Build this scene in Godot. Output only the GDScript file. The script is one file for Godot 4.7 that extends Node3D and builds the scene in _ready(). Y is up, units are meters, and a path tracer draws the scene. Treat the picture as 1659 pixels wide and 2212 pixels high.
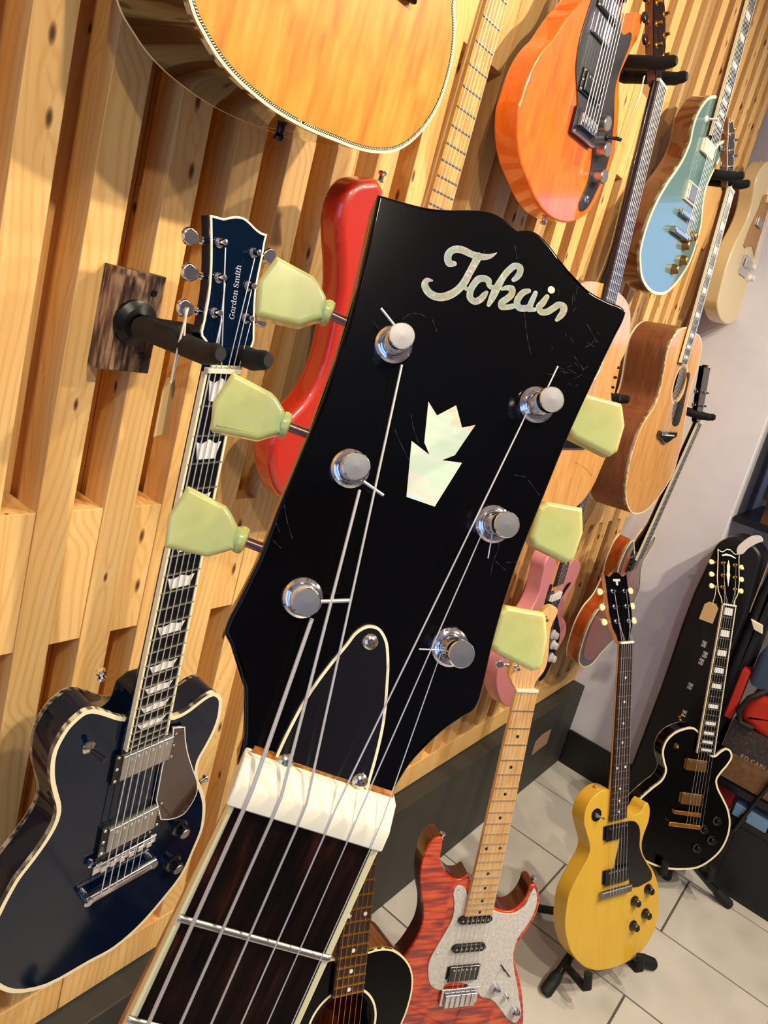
extends Node3D
# A guitar shop corner: slatted timber wall hung with guitars, more guitars on floor stands,
# and a black headstock held up close to the lens. Units are metres, y is up.
# The camera was solved from the slats (vertical), the wall courses (along x) and the floor tiles (along z).

const FOCAL := 1587.14                     # in pixels of the 1659 x 2212 frame
const CENTRE := Vector2(843.6, 995.78)     # where the lens axis meets the frame
const EYE := Vector3(0, 1.48, 0)
const RIGHT := Vector3(0.5948, 0.2546, 0.7624)
const DOWN := Vector3(-0.0124, -0.9455, 0.3254)
const AHEAD := Vector3(0.8038, -0.2030, -0.5593)
const WALL_Z := -0.750                     # front of the slats
const BACK_X := 2.617                      # the white wall at the end

var cam_right: Vector3
var cam_down: Vector3
var cam_ahead: Vector3
var mats := {}
var used := {}

# ---------------------------------------------------------------- mesh builder
class Mb:
	var v := PackedVector3Array()
	var n := PackedVector3Array()
	var ix := PackedInt32Array()
	var xf := Transform3D.IDENTITY

	func add(p: Vector3, nn: Vector3) -> int:
		v.append(xf * p)
		n.append((xf.basis * nn).normalized())
		return v.size() - 1

	func tri(a: int, b: int, c: int) -> void:
		ix.append(a)
		ix.append(b)
		ix.append(c)

	func quad(a: int, b: int, c: int, d: int) -> void:
		tri(a, b, c)
		tri(a, c, d)

	# flat polygon with normal nz * z
	func cap(poly: PackedVector2Array, z: float, nz: float) -> void:
		var t := Geometry2D.triangulate_polygon(poly)
		if t.is_empty():
			# fan from the centroid when the outline is too tight to triangulate
			var c := Vector2.ZERO
			for q in poly:
				c += q
			c /= poly.size()
			var ci := add(Vector3(c.x, c.y, z), Vector3(0, 0, nz))
			var f := v.size()
			for q in poly:
				add(Vector3(q.x, q.y, z), Vector3(0, 0, nz))
			for i in poly.size():
				tri(ci, f + (i + 1) % poly.size(), f + i)
			return
		var first := v.size()
		for q in poly:
			add(Vector3(q.x, q.y, z), Vector3(0, 0, nz))
		for k in range(0, t.size(), 3):
			if nz > 0:
				tri(first + t[k], first + t[k + 2], first + t[k + 1])
			else:
				tri(first + t[k], first + t[k + 1], first + t[k + 2])

	# outline pulled out from z0 to z1, front edge rounded by rf, back edge by rb
	func slab(src: PackedVector2Array, z0: float, z1: float, rf := 0.0, rb := 0.0, front := true, back := true) -> void:
		var poly := src.duplicate()
		if Geometry2D.is_polygon_clockwise(poly):
			poly.reverse()
		var m := poly.size()
		var na := PackedVector2Array()
		var nb := PackedVector2Array()
		var mit := PackedVector2Array()
		for i in m:
			var p := poly[i]
			var e0 := (p - poly[(i + m - 1) % m]).normalized()
			var e1 := (poly[(i + 1) % m] - p).normalized()
			var n0 := Vector2(e0.y, -e0.x)
			var n1 := Vector2(e1.y, -e1.x)
			var av := (n0 + n1).normalized()
			var co: float = maxf(av.dot(n0), 0.35)
			mit.append(av / co)
			if n0.dot(n1) < 0.8:
				na.append(n0)
				nb.append(n1)
			else:
				na.append(av)
				nb.append(av)
		var rings := []
		var steps := 4
		if rf > 0.0:
			for k in steps + 1:
				var a := PI / 2 * k / steps
				rings.append([rf * (1.0 - sin(a)), z1 - rf * (1.0 - cos(a)), sin(a), cos(a)])
		else:
			rings.append([0.0, z1, 1.0, 0.0])
		if rb > 0.0:
			for k in steps + 1:
				var a := PI / 2 * (steps - k) / steps
				rings.append([rb * (1.0 - sin(a)), z0 + rb * (1.0 - cos(a)), sin(a), -cos(a)])
		else:
			rings.append([0.0, z0, 1.0, 0.0])
		for i in m:
			var j := (i + 1) % m
			var last := -1
			for r in rings:
				var ins: float = r[0]
				var pa := poly[i] - mit[i] * ins
				var pb := poly[j] - mit[j] * ins
				var ia := add(Vector3(pa.x, pa.y, r[1]), Vector3(nb[i].x * r[2], nb[i].y * r[2], r[3]))
				add(Vector3(pb.x, pb.y, r[1]), Vector3(na[j].x * r[2], na[j].y * r[2], r[3]))
				if last >= 0:
					quad(last, last + 1, ia + 1, ia)
				last = ia
		if front:
			var f := PackedVector2Array()
			for i in m:
				f.append(poly[i] - mit[i] * rf)
			cap(f, z1, 1.0)
		if back:
			var b := PackedVector2Array()
			for i in m:
				b.append(poly[i] - mit[i] * rb)
			cap(b, z0, -1.0)

	func box(c: Vector3, s: Vector3, r := 0.0) -> void:
		var h := s / 2
		var keep := xf
		xf = xf * Transform3D(Basis(), c)
		slab(PackedVector2Array([Vector2(-h.x, -h.y), Vector2(h.x, -h.y), Vector2(h.x, h.y), Vector2(-h.x, h.y)]), -h.z, h.z, r, r)
		xf = keep

	# profile of (radius, height) turned about an axis
	func lathe(at: Vector3, axis: Vector3, prof: Array, seg := 20) -> void:
		var z := axis.normalized()
		var x := z.cross(Vector3.UP if absf(z.y) < 0.9 else Vector3.RIGHT).normalized()
		var y := z.cross(x)
		for k in prof.size() - 1:
			var a: Vector2 = prof[k]
			var b: Vector2 = prof[k + 1]
			var d := b - a
			if d.length() < 1e-7:
				continue
			var nn := Vector2(d.y, -d.x).normalized()
			var f := v.size()
			for i in seg + 1:
				var t := TAU * i / seg
				var o := x * cos(t) + y * sin(t)
				add(at + o * a.x + z * a.y, o * nn.x + z * nn.y)
				add(at + o * b.x + z * b.y, o * nn.x + z * nn.y)
			for i in seg:
				var q := f + i * 2
				quad(q, q + 1, q + 3, q + 2)

	# round rod along points, radius may change
	func tube(pts: PackedVector3Array, rad: Variant, seg := 8, capped := true) -> void:
		var m := pts.size()
		var up := Vector3.ZERO
		var first := v.size()
		for i in m:
			var d: Vector3 = (pts[mini(i + 1, m - 1)] - pts[maxi(i - 1, 0)]).normalized()
			if up == Vector3.ZERO:
				up = d.cross(Vector3.UP if absf(d.y) < 0.9 else Vector3.RIGHT).normalized()
			up = (up - d * up.dot(d)).normalized()
			var si := d.cross(up)
			var r: float = rad if not (rad is Array) else rad[i]
			for k in seg:
				var t := TAU * k / seg
				var o := up * cos(t) + si * sin(t)
				add(pts[i] + o * r, o)
		for i in m - 1:
			for k in seg:
				var a := first + i * seg + k
				var b := first + i * seg + (k + 1) % seg
				quad(a, a + seg, b + seg, b)
		if capped:
			for e in [0, m - 1]:
				var dd: Vector3 = (pts[0] - pts[1]) if e == 0 else (pts[m - 1] - pts[m - 2])
				var c := v.size()
				v.append(xf * pts[e])
				n.append((xf.basis * dd).normalized())
				for k in seg:
					v.append(v[first + e * seg + k])
					n.append((xf.basis * dd).normalized())
				for k in seg:
					if e == 0:
						tri(c, c + 1 + k, c + 1 + (k + 1) % seg)
					else:
						tri(c, c + 1 + (k + 1) % seg, c + 1 + k)

	# sections (arrays of points, equal length) joined into a skin; normals from the faces, smoothed
	func loft(secs: Array, closed := true, ends := true) -> void:
		var m: int = secs[0].size()
		var first := v.size()
		var acc := PackedVector3Array()
		acc.resize(secs.size() * m)
		for s in secs:
			for p in s:
				add(p, Vector3.UP)
		var lim := m if closed else m - 1
		for i in secs.size() - 1:
			for k in lim:
				var a := i * m + k
				var b := i * m + (k + 1) % m
				var fn: Vector3 = (v[first + a + m] - v[first + a]).cross(v[first + b] - v[first + a])
				for q in [a, b, a + m, b + m]:
					acc[q] += fn
		# outward test against the middle of the skin
		var mid := Vector3.ZERO
		for q in secs.size() * m:
			mid += v[first + q]
		mid /= secs.size() * m
		var sgn := 0.0
		for q in secs.size() * m:
			sgn += acc[q].dot(v[first + q] - mid)
		for q in secs.size() * m:
			n[first + q] = (acc[q] * signf(sgn)).normalized()
		for i in secs.size() - 1:
			for k in lim:
				var a := first + i * m + k
				var b := first + i * m + (k + 1) % m
				if sgn > 0.0:
					quad(a, b, b + m, a + m)
				else:
					quad(a, a + m, b + m, b)
		if ends:
			for e in [0, secs.size() - 1]:
				var c := Vector3.ZERO
				for p in secs[e]:
					c += p
				c /= m
				var o: Vector3 = (c - (xf.affine_inverse() * mid)).normalized()
				var ci := add(c, o)
				for p in secs[e]:
					add(p, o)
				for k in m:
					var e1: Vector3 = v[ci + 1 + k] - v[ci]
					var e2: Vector3 = v[ci + 1 + (k + 1) % m] - v[ci]
					if e1.cross(e2).dot(n[ci]) < 0.0:
						tri(ci, ci + 1 + k, ci + 1 + (k + 1) % m)
					else:
						tri(ci, ci + 1 + (k + 1) % m, ci + 1 + k)

	# flat band of varying width along a path
	func ribbon(path: PackedVector2Array, w: Array, z0: float, z1: float, r := 0.0) -> void:
		var l := PackedVector2Array()
		var rr := PackedVector2Array()
		var m := path.size()
		for i in m:
			var d: Vector2 = (path[mini(i + 1, m - 1)] - path[maxi(i - 1, 0)]).normalized()
			var o: Vector2 = Vector2(-d.y, d.x) * (w[i] / 2.0)
			l.append(path[i] + o)
			rr.append(path[i] - o)
		for i in m - 1:
			slab(PackedVector2Array([l[i], rr[i], rr[i + 1], l[i + 1]]), z0, z1)

	func disc(c: Vector2, r: float, z0: float, z1: float, rf := 0.0, seg := 20, sy := 1.0) -> void:
		var p := PackedVector2Array()
		for k in seg:
			p.append(c + Vector2(cos(TAU * k / seg), sin(TAU * k / seg) * sy) * r)
		slab(p, z0, z1, rf, 0.0)

	func mesh() -> ArrayMesh:
		var a := []
		a.resize(Mesh.ARRAY_MAX)
		a[Mesh.ARRAY_VERTEX] = v
		a[Mesh.ARRAY_NORMAL] = n
		a[Mesh.ARRAY_INDEX] = ix
		var am := ArrayMesh.new()
		am.add_surface_from_arrays(Mesh.PRIMITIVE_TRIANGLES, a)
		return am

# ---------------------------------------------------------------- nodes
func numbered(called: String) -> String:
	var k: int = used.get(called, 0)
	used[called] = k + 1
	return called if k == 0 else "%s_%03d" % [called, k]

func tag(o: Node, label: String, category: String, group := "") -> void:
	o.set_meta("label", label)
	o.set_meta("category", category)
	if group:
		o.set_meta("group", group)

func thing(called: String, label: String, category: String, at: Transform3D, group := "") -> Node3D:
	var o := Node3D.new()
	o.name = numbered(called)
	add_child(o)
	o.transform = at
	tag(o, label, category, group)
	return o

func struct(called: String, at := Transform3D.IDENTITY) -> Node3D:
	var o := Node3D.new()
	o.name = called
	add_child(o)
	o.transform = at
	o.set_meta("kind", "structure")
	return o

func part(parent: Node, called: String, mb: Mb, m: Material, label := "") -> MeshInstance3D:
	return part_mesh(parent, called, mb.mesh(), m, label)

func part_mesh(parent: Node, called: String, mesh: Mesh, m: Material, label := "") -> MeshInstance3D:
	var o := MeshInstance3D.new()
	o.name = called
	o.mesh = mesh
	o.material_override = m
	o.cast_shadow = GeometryInstance3D.SHADOW_CASTING_SETTING_ON
	parent.add_child(o, true)
	if label:
		o.set_meta("label", label)
	return o

# ---------------------------------------------------------------- pixels to places
func ray(p: Vector2) -> Vector3:
	return cam_right * ((p.x - CENTRE.x) / FOCAL) + cam_down * ((p.y - CENTRE.y) / FOCAL) + cam_ahead

func at_z(p: Vector2, z: float) -> Vector3:
	var d := ray(p)
	return EYE + d * ((z - EYE.z) / d.z)

func at_x(p: Vector2, x: float) -> Vector3:
	var d := ray(p)
	return EYE + d * ((x - EYE.x) / d.x)

func at_y(p: Vector2, y: float) -> Vector3:
	var d := ray(p)
	return EYE + d * ((y - EYE.y) / d.y)

func at_d(p: Vector2, depth: float) -> Vector3:
	return EYE + ray(p) * depth

# where the sight line meets the plane z = dz of a frame, in that frame
func on(fr: Transform3D, p: Vector2, dz := 0.0) -> Vector2:
	var inv := fr.affine_inverse()
	var o := inv * EYE
	var d := inv.basis * ray(p)
	var t := (dz - o.z) / d.z
	return Vector2(o.x + d.x * t, o.y + d.y * t)

func on3(fr: Transform3D, p: Vector2, dz := 0.0) -> Vector3:
	var q := on(fr, p, dz)
	return Vector3(q.x, q.y, dz)

func outline(fr: Transform3D, flat: Array, dz := 0.0) -> PackedVector2Array:
	var r := PackedVector2Array()
	for k in range(0, flat.size(), 2):
		r.append(on(fr, Vector2(flat[k], flat[k + 1]), dz))
	return r

# base point pa, top point pb, face turned by yaw about the upright
func frame_of(base: Vector3, top: Vector3, yaw := 0.0) -> Transform3D:
	var y := (top - base).normalized()
	var a := deg_to_rad(yaw)
	var x := Vector3(cos(a), 0, -sin(a))
	x = (x - y * x.dot(y)).normalized()
	return Transform3D(Basis(x, y, x.cross(y)), base)

# a guitar hung on the wall: pa on the fretboard end at depth za, pb higher on the fretboard, above the same x
func hung(pa: Vector2, za: float, pb: Vector2, h: float, below: float, yaw := 0.0) -> Transform3D:
	var a := at_z(pa, za)
	var b := at_x(pb, a.x)
	var f := frame_of(a, b, yaw)
	f.origin -= f.basis.z * h + f.basis.y * below
	return f

# smooth closed line through points; a doubled point is a corner
func smooth(src: PackedVector2Array, sub := 4, closed := true) -> PackedVector2Array:
	var p := PackedVector2Array()
	var corner := []
	for i in src.size():
		if i > 0 and src[i].distance_to(src[i - 1]) < 1e-6:
			corner[-1] = true
			continue
		p.append(src[i])
		corner.append(false)
	var m := p.size()
	var r := PackedVector2Array()
	var lim := m if closed else m - 1
	for i in lim:
		var p0: Vector2 = p[(i + m - 1) % m] if closed else p[maxi(i - 1, 0)]
		var p1 := p[i]
		var p2: Vector2 = p[(i + 1) % m]
		var p3: Vector2 = p[(i + 2) % m] if closed else p[mini(i + 2, m - 1)]
		var d := p1.distance_to(p2)
		var d0: float = maxf(p0.distance_to(p1), 1e-6)
		var d2: float = maxf(p2.distance_to(p3), 1e-6)
		var t1: Vector2 = (p2 - p1) if corner[i] else ((p1 - p0) / d0 * d + (p2 - p1) / d * d0) / (d0 + d) * d
		var t2: Vector2 = (p2 - p1) if corner[(i + 1) % m] else ((p2 - p1) / d * d2 + (p3 - p2) / d2 * d) / (d + d2) * d
		for k in sub:
			var t := float(k) / sub
			var tt := t * t
			var ttt := tt * t
			r.append(p1 * (2 * ttt - 3 * tt + 1) + t1 * (ttt - 2 * tt + t) + p2 * (-2 * ttt + 3 * tt) + t2 * (ttt - tt))
	if not closed:
		r.append(p[m - 1])
	return r

func inset(poly: PackedVector2Array, by: float) -> PackedVector2Array:
	var q := Geometry2D.offset_polygon(poly, -by, Geometry2D.JOIN_MITER)
	var best := PackedVector2Array()
	for s in q:
		if s.size() > best.size():
			best = s
	return best

# a rim band between an outline and its inset copy, standing proud by a hair
func rim(mb: Mb, src: PackedVector2Array, w: float, z0: float, z1: float) -> void:
	var poly := src.duplicate()
	if Geometry2D.is_polygon_clockwise(poly):
		poly.reverse()
	var m := poly.size()
	var inn := PackedVector2Array()
	var out := PackedVector2Array()
	for i in m:
		var e0 := (poly[i] - poly[(i + m - 1) % m]).normalized()
		var e1 := (poly[(i + 1) % m] - poly[i]).normalized()
		var av := (Vector2(e0.y, -e0.x) + Vector2(e1.y, -e1.x)).normalized()
		var co: float = maxf(av.dot(Vector2(e0.y, -e0.x)), 0.5)
		inn.append(poly[i] - av * (w / co))
		out.append(av)
	for i in m:
		var j := (i + 1) % m
		var f := mb.v.size()
		mb.add(Vector3(poly[i].x, poly[i].y, z1), Vector3.BACK)
		mb.add(Vector3(poly[j].x, poly[j].y, z1), Vector3.BACK)
		mb.add(Vector3(inn[j].x, inn[j].y, z1), Vector3.BACK)
		mb.add(Vector3(inn[i].x, inn[i].y, z1), Vector3.BACK)
		mb.quad(f, f + 3, f + 2, f + 1)
		var oi := Vector3(out[i].x, out[i].y, 0)
		var oj := Vector3(out[j].x, out[j].y, 0)
		mb.add(Vector3(poly[i].x, poly[i].y, z1), oi)
		mb.add(Vector3(poly[j].x, poly[j].y, z1), oj)
		mb.add(Vector3(poly[j].x, poly[j].y, z0), oj)
		mb.add(Vector3(poly[i].x, poly[i].y, z0), oi)
		mb.quad(f + 4, f + 5, f + 6, f + 7)
		mb.add(Vector3(inn[i].x, inn[i].y, z1), -oi)
		mb.add(Vector3(inn[j].x, inn[j].y, z1), -oj)
		mb.add(Vector3(inn[j].x, inn[j].y, z0), -oj)
		mb.add(Vector3(inn[i].x, inn[i].y, z0), -oi)
		mb.quad(f + 8, f + 11, f + 10, f + 9)
# ---------------------------------------------------------------- materials
func mat(called: String, c: Color, rough := 0.5, metal := 0.0) -> StandardMaterial3D:
	var m := StandardMaterial3D.new()
	m.albedo_color = c
	m.roughness = rough
	m.metallic = metal
	m.metallic_specular = 0.5
	mats[called] = m
	return m

func gloss(m: StandardMaterial3D, amount := 1.0, rough := 0.03) -> StandardMaterial3D:
	m.clearcoat_enabled = true
	m.clearcoat = amount
	m.clearcoat_roughness = rough
	return m

func noise_image(sd: int, freq: float, w: int, h: int, kind := FastNoiseLite.TYPE_SIMPLEX_SMOOTH, oct := 3) -> Image:
	var nz := FastNoiseLite.new()
	nz.seed = sd
	nz.frequency = freq
	nz.noise_type = kind
	nz.fractal_octaves = oct
	return nz.get_seamless_image(w, h)

# wood whose grain runs along local y: streaks from stretched noise
func wood(called: String, stops: Array, sd: int, scale: float, rough: float, contrast := 1.0, across := false) -> StandardMaterial3D:
	var fine := noise_image(sd, 0.05, 256, 32)
	fine.resize(256, 256, Image.INTERPOLATE_CUBIC)
	var broad := noise_image(sd + 7, 0.02, 256, 64)
	broad.resize(256, 256, Image.INTERPOLATE_CUBIC)
	var im := Image.create(256, 256, false, Image.FORMAT_RGB8)
	for y in 256:
		for x in 256:
			var t := 0.55 * fine.get_pixel(x, y).r + 0.45 * broad.get_pixel(x, y).r
			t = clampf((t - 0.5) * contrast + 0.5, 0.0, 0.999)
			var k := t * (stops.size() - 1)
			var c: Color = stops[int(k)].lerp(stops[int(k) + 1], k - floorf(k))
			if across:
				im.set_pixel(y, x, c)
			else:
				im.set_pixel(x, y, c)
	var m := mat(called, Color.WHITE, rough)
	m.albedo_texture = ImageTexture.create_from_image(im)
	m.uv1_triplanar = true
	m.uv1_scale = Vector3(scale, scale, scale)
	return m

# softwood board: yearly rings wandering along the length, with knots
func pine_image(sd: int) -> Image:
	var w := 512
	var h := 1024
	var rng := RandomNumberGenerator.new()
	rng.seed = sd
	var knots := []
	for k in 9:
		knots.append([rng.randf() * w, rng.randf() * h, rng.randf_range(4.0, 9.0)])
	var warp := noise_image(sd, 0.012, 64, 64)
	warp.resize(w, h, Image.INTERPOLATE_CUBIC)
	var fine := noise_image(sd + 3, 0.09, 512, 32)
	fine.resize(w, h, Image.INTERPOLATE_CUBIC)
	var blot := noise_image(sd + 5, 0.02, 128, 64)
	blot.resize(w, h, Image.INTERPOLATE_CUBIC)
	var pale := Color(0.95, 0.82, 0.57)
	var ring := Color(0.86, 0.66, 0.37)
	var warm := Color(0.92, 0.74, 0.46)
	var dark := Color(0.30, 0.17, 0.08)
	var im := Image.create(w, h, false, Image.FORMAT_RGB8)
	for y in h:
		for x in w:
			var u := float(x) + (warp.get_pixel(x, y).r - 0.5) * 150.0
			var kn := 0.0
			for q in knots:
				var dx: float = x - q[0]
				if dx > w * 0.5:
					dx -= w
				elif dx < -w * 0.5:
					dx += w
				if absf(dx) > 60.0:
					continue
				var dy: float = y - q[1]
				if dy > h * 0.5:
					dy -= h
				elif dy < -h * 0.5:
					dy += h
				if absf(dy) > 120.0:
					continue
				var r2: float = dx * dx + dy * dy * 0.36
				var s: float = q[2]
				u += signf(dx) * 26.0 * exp(-r2 / (s * s * 7.0)) * (s / 7.0)
				kn = maxf(kn, clampf(1.25 - sqrt(r2) / s, 0.0, 1.0))
			var g := 0.5 + 0.5 * sin(u * TAU / 27.0)
			g = g * g * g
			var f := fine.get_pixel(x, y).r
			var c := pale.lerp(warm, clampf(blot.get_pixel(x, y).r * 1.6 - 0.5, 0.0, 1.0))
			c = c.lerp(ring, clampf(g * 0.5 + (f - 0.5) * 0.4, 0.0, 0.8))
			c = c.lerp(dark, minf(kn, 0.92))
			im.set_pixel(x, y, c)
	return im

func speckle(called: String, stops: Array, sd: int, scale: float, rough: float, freq := 0.06) -> StandardMaterial3D:
	var a := noise_image(sd, freq, 256, 256, FastNoiseLite.TYPE_CELLULAR, 2)
	var b := noise_image(sd + 1, freq * 0.5, 256, 256)
	var im := Image.create(256, 256, false, Image.FORMAT_RGB8)
	for y in 256:
		for x in 256:
			var t := clampf(0.6 * a.get_pixel(x, y).r + 0.4 * b.get_pixel(x, y).r, 0.0, 0.999)
			var k := t * (stops.size() - 1)
			im.set_pixel(x, y, stops[int(k)].lerp(stops[int(k) + 1], k - floorf(k)))
	var m := mat(called, Color.WHITE, rough)
	m.albedo_texture = ImageTexture.create_from_image(im)
	m.uv1_triplanar = true
	m.uv1_scale = Vector3(scale, scale, scale)
	return m

func make_materials() -> void:
	# timber of the wall: one pair of drawn boards, many cuts of it
	var boards := [ImageTexture.create_from_image(pine_image(11)), ImageTexture.create_from_image(pine_image(29))]
	var rng := RandomNumberGenerator.new()
	rng.seed = 5
	for k in 8:
		var m := mat("pine_%d" % k, Color(1.0, 0.97, 0.93).lerp(Color(0.93, 0.87, 0.80), rng.randf()), 0.62)
		m.albedo_texture = boards[k % 2]
		m.uv1_triplanar = true
		m.uv1_scale = Vector3(4.2, 1.3, 4.2)
		m.uv1_offset = Vector3(rng.randf(), rng.randf(), rng.randf())
	wood("dark_block", [Color(0.20, 0.13, 0.08), Color(0.34, 0.23, 0.15), Color(0.62, 0.48, 0.36), Color(0.72, 0.58, 0.45)], 61, 9.0, 0.6, 1.9)
	mat("plinth", Color(0.20, 0.195, 0.175), 0.6)
	mat("lining_board", Color(0.50, 0.38, 0.26), 0.9)
	var plaster := speckle("plaster", [Color(0.84, 0.83, 0.86), Color(0.87, 0.86, 0.88), Color(0.89, 0.88, 0.90)], 71, 2.0, 0.85, 0.02)
	plaster.metallic_specular = 0.2
	mat("plaster_plain", Color(0.82, 0.81, 0.80), 0.9)
	mat("wall_paint", Color(0.80, 0.79, 0.80), 0.9)
	mat("recess_paint", Color(0.82, 0.81, 0.82), 0.9)
	mat("ceiling_white", Color(0.86, 0.86, 0.85), 0.9)
	mat("skirting_black", Color(0.025, 0.025, 0.027), 0.45)
	for k in 3:
		speckle("tile_%d" % k, [Color(0.70, 0.68, 0.63), Color(0.76, 0.74, 0.70), Color(0.80, 0.78, 0.74), Color(0.74, 0.70, 0.63)], 80 + k, 2.2, 0.32, 0.012)
	mat("grout", Color(0.33, 0.31, 0.28), 0.9)

	# guitars
	var lac := mat("black_lacquer", Color(0.006, 0.006, 0.008), 0.14)
	lac.metallic_specular = 0.35
	mat("ink_blue", Color(0.004, 0.062, 0.145), 0.08).metallic_specular = 0.35
	mat("cream", Color(0.93, 0.89, 0.74), 0.35)
	mat("ivory", Color(0.90, 0.87, 0.66), 0.35)
	gloss(mat("bone", Color(0.90, 0.88, 0.78), 0.38), 0.3, 0.2)
	mat("white_plastic", Color(0.90, 0.89, 0.87), 0.3)
	mat("black_plastic", Color(0.014, 0.014, 0.015), 0.32)
	mat("rubber", Color(0.022, 0.022, 0.024), 0.72)
	mat("black_metal", Color(0.02, 0.02, 0.022), 0.4)
	var chrome := mat("chrome", Color(0.86, 0.86, 0.88), 0.10, 1.0)
	chrome.metallic_specular = 0.7
	mat("brushed", Color(0.72, 0.71, 0.69), 0.34, 1.0)
	mat("nickel", Color(0.82, 0.79, 0.73), 0.18, 1.0)
	mat("worn_steel", Color(0.60, 0.60, 0.60), 0.42, 1.0)
	mat("gold", Color(0.90, 0.66, 0.30), 0.20, 1.0)
	mat("old_gold", Color(0.66, 0.50, 0.28), 0.38, 1.0)
	mat("fret_wire", Color(0.78, 0.76, 0.70), 0.28, 1.0)
	mat("string_steel", Color(0.88, 0.88, 0.88), 0.45, 0.75)
	mat("string_wound", Color(0.84, 0.83, 0.80), 0.5, 0.75)
	mat("shaft", Color(0.55, 0.45, 0.42), 0.25, 1.0)
	var btn := speckle("button", [Color(0.68, 0.72, 0.42), Color(0.74, 0.77, 0.49), Color(0.71, 0.75, 0.53)], 33, 30.0, 0.22, 0.02)
	btn.subsurf_scatter_enabled = true
	btn.subsurf_scatter_strength = 0.35
	gloss(btn, 0.7, 0.08)
	wood("rosewood", [Color(0.035, 0.014, 0.010), Color(0.07, 0.028, 0.018), Color(0.11, 0.045, 0.028), Color(0.24, 0.11, 0.06)], 41, 14.0, 0.62, 1.7).metallic_specular = 0.2
	wood("ebony", [Color(0.018, 0.016, 0.015), Color(0.03, 0.027, 0.025), Color(0.05, 0.045, 0.04)], 42, 14.0, 0.5, 1.4).metallic_specular = 0.3
	wood("rosewood_grey", [Color(0.10, 0.065, 0.05), Color(0.17, 0.11, 0.09), Color(0.24, 0.17, 0.14)], 43, 10.0, 0.4, 1.4)
	gloss(wood("maple", [Color(0.80, 0.58, 0.32), Color(0.88, 0.69, 0.43), Color(0.92, 0.76, 0.52)], 44, 8.0, 0.35, 1.2), 0.6, 0.1)
	gloss(wood("maple_amber", [Color(0.74, 0.50, 0.20), Color(0.85, 0.62, 0.30), Color(0.90, 0.72, 0.42)], 45, 10.0, 0.3, 1.4), 0.8, 0.06)
	gloss(wood("mahogany", [Color(0.24, 0.085, 0.03), Color(0.33, 0.12, 0.045), Color(0.42, 0.17, 0.07)], 46, 7.0, 0.3, 1.5), 1.0, 0.06)
	wood("mahogany_satin", [Color(0.40, 0.22, 0.12), Color(0.48, 0.28, 0.16), Color(0.54, 0.33, 0.20)], 47, 7.0, 0.42, 1.3)
	gloss(wood("rosewood_side", [Color(0.035, 0.022, 0.016), Color(0.06, 0.035, 0.024), Color(0.09, 0.05, 0.035)], 48, 6.0, 0.2, 1.3), 1.0, 0.02)
	gloss(wood("spruce_amber", [Color(0.70, 0.42, 0.09), Color(0.80, 0.52, 0.14), Color(0.84, 0.58, 0.19), Color(0.87, 0.63, 0.25)], 49, 5.0, 0.35, 1.2), 0.8, 0.06)
	gloss(wood("spruce", [Color(0.75, 0.50, 0.24), Color(0.83, 0.60, 0.32), Color(0.87, 0.67, 0.40)], 50, 5.0, 0.36, 1.0), 0.6, 0.1)
	gloss(wood("orange_ash", [Color(0.85, 0.33, 0.01), Color(0.93, 0.41, 0.01), Color(0.96, 0.47, 0.03)], 51, 5.0, 0.3, 1.3), 1.0, 0.05)
	gloss(wood("flame", [Color(0.48, 0.02, 0.004), Color(0.68, 0.08, 0.006), Color(0.82, 0.24, 0.01), Color(0.88, 0.33, 0.02)], 52, 7.0, 0.26, 2.2, true), 1.0, 0.04)
	gloss(mat("cherry_side", Color(0.26, 0.02, 0.010), 0.25), 1.0, 0.05)
	gloss(mat("fire_red", Color(0.72, 0.13, 0.02), 0.40), 1.0, 0.06)
	gloss(mat("teal", Color(0.34, 0.47, 0.45), 0.3), 1.0, 0.03)
	gloss(wood("tv_yellow", [Color(0.80, 0.62, 0.17), Color(0.84, 0.67, 0.20), Color(0.86, 0.70, 0.24)], 53, 4.0, 0.4, 0.8), 0.5, 0.15)
	gloss(mat("blush_pink", Color(0.80, 0.50, 0.52), 0.4), 0.6, 0.12)
	gloss(mat("vintage_white", Color(0.80, 0.72, 0.54), 0.36), 0.7, 0.1)
	gloss(wood("burst_amber", [Color(0.45, 0.14, 0.02), Color(0.60, 0.24, 0.04), Color(0.68, 0.32, 0.06)], 54, 6.0, 0.28, 1.2), 1.0, 0.05)
	gloss(mat("burst_edge", Color(0.045, 0.016, 0.01), 0.25), 1.0, 0.05)
	speckle("tortoise", [Color(0.05, 0.012, 0.01), Color(0.13, 0.02, 0.016), Color(0.20, 0.03, 0.02), Color(0.34, 0.06, 0.03)], 55, 16.0, 0.2, 0.05)
	gloss(mats["tortoise"], 0.8, 0.03)
	speckle("pearloid", [Color(0.95, 0.94, 0.90), Color(0.86, 0.85, 0.81), Color(0.78, 0.77, 0.73), Color(0.90, 0.89, 0.85)], 56, 14.0, 0.3, 0.05)
	var guard := mat("smoked_sheen_guard", Color(0.17, 0.165, 0.18), 0.3)  # smoked grey, raised so a reflection sits in the base colour
	gloss(guard, 0.6, 0.15)
	gloss(mat("gloss_black_plastic", Color(0.010, 0.010, 0.011), 0.2), 0.8, 0.05)
	mat("tan_guard", Color(0.60, 0.43, 0.20), 0.35)
	mat("brown_guard", Color(0.07, 0.035, 0.025), 0.3)
	# mother of pearl: pale bands of green, rose and blue
	var pearl := Image.create(256, 256, false, Image.FORMAT_RGB8)
	var pw := noise_image(91, 0.02, 256, 256)
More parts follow.
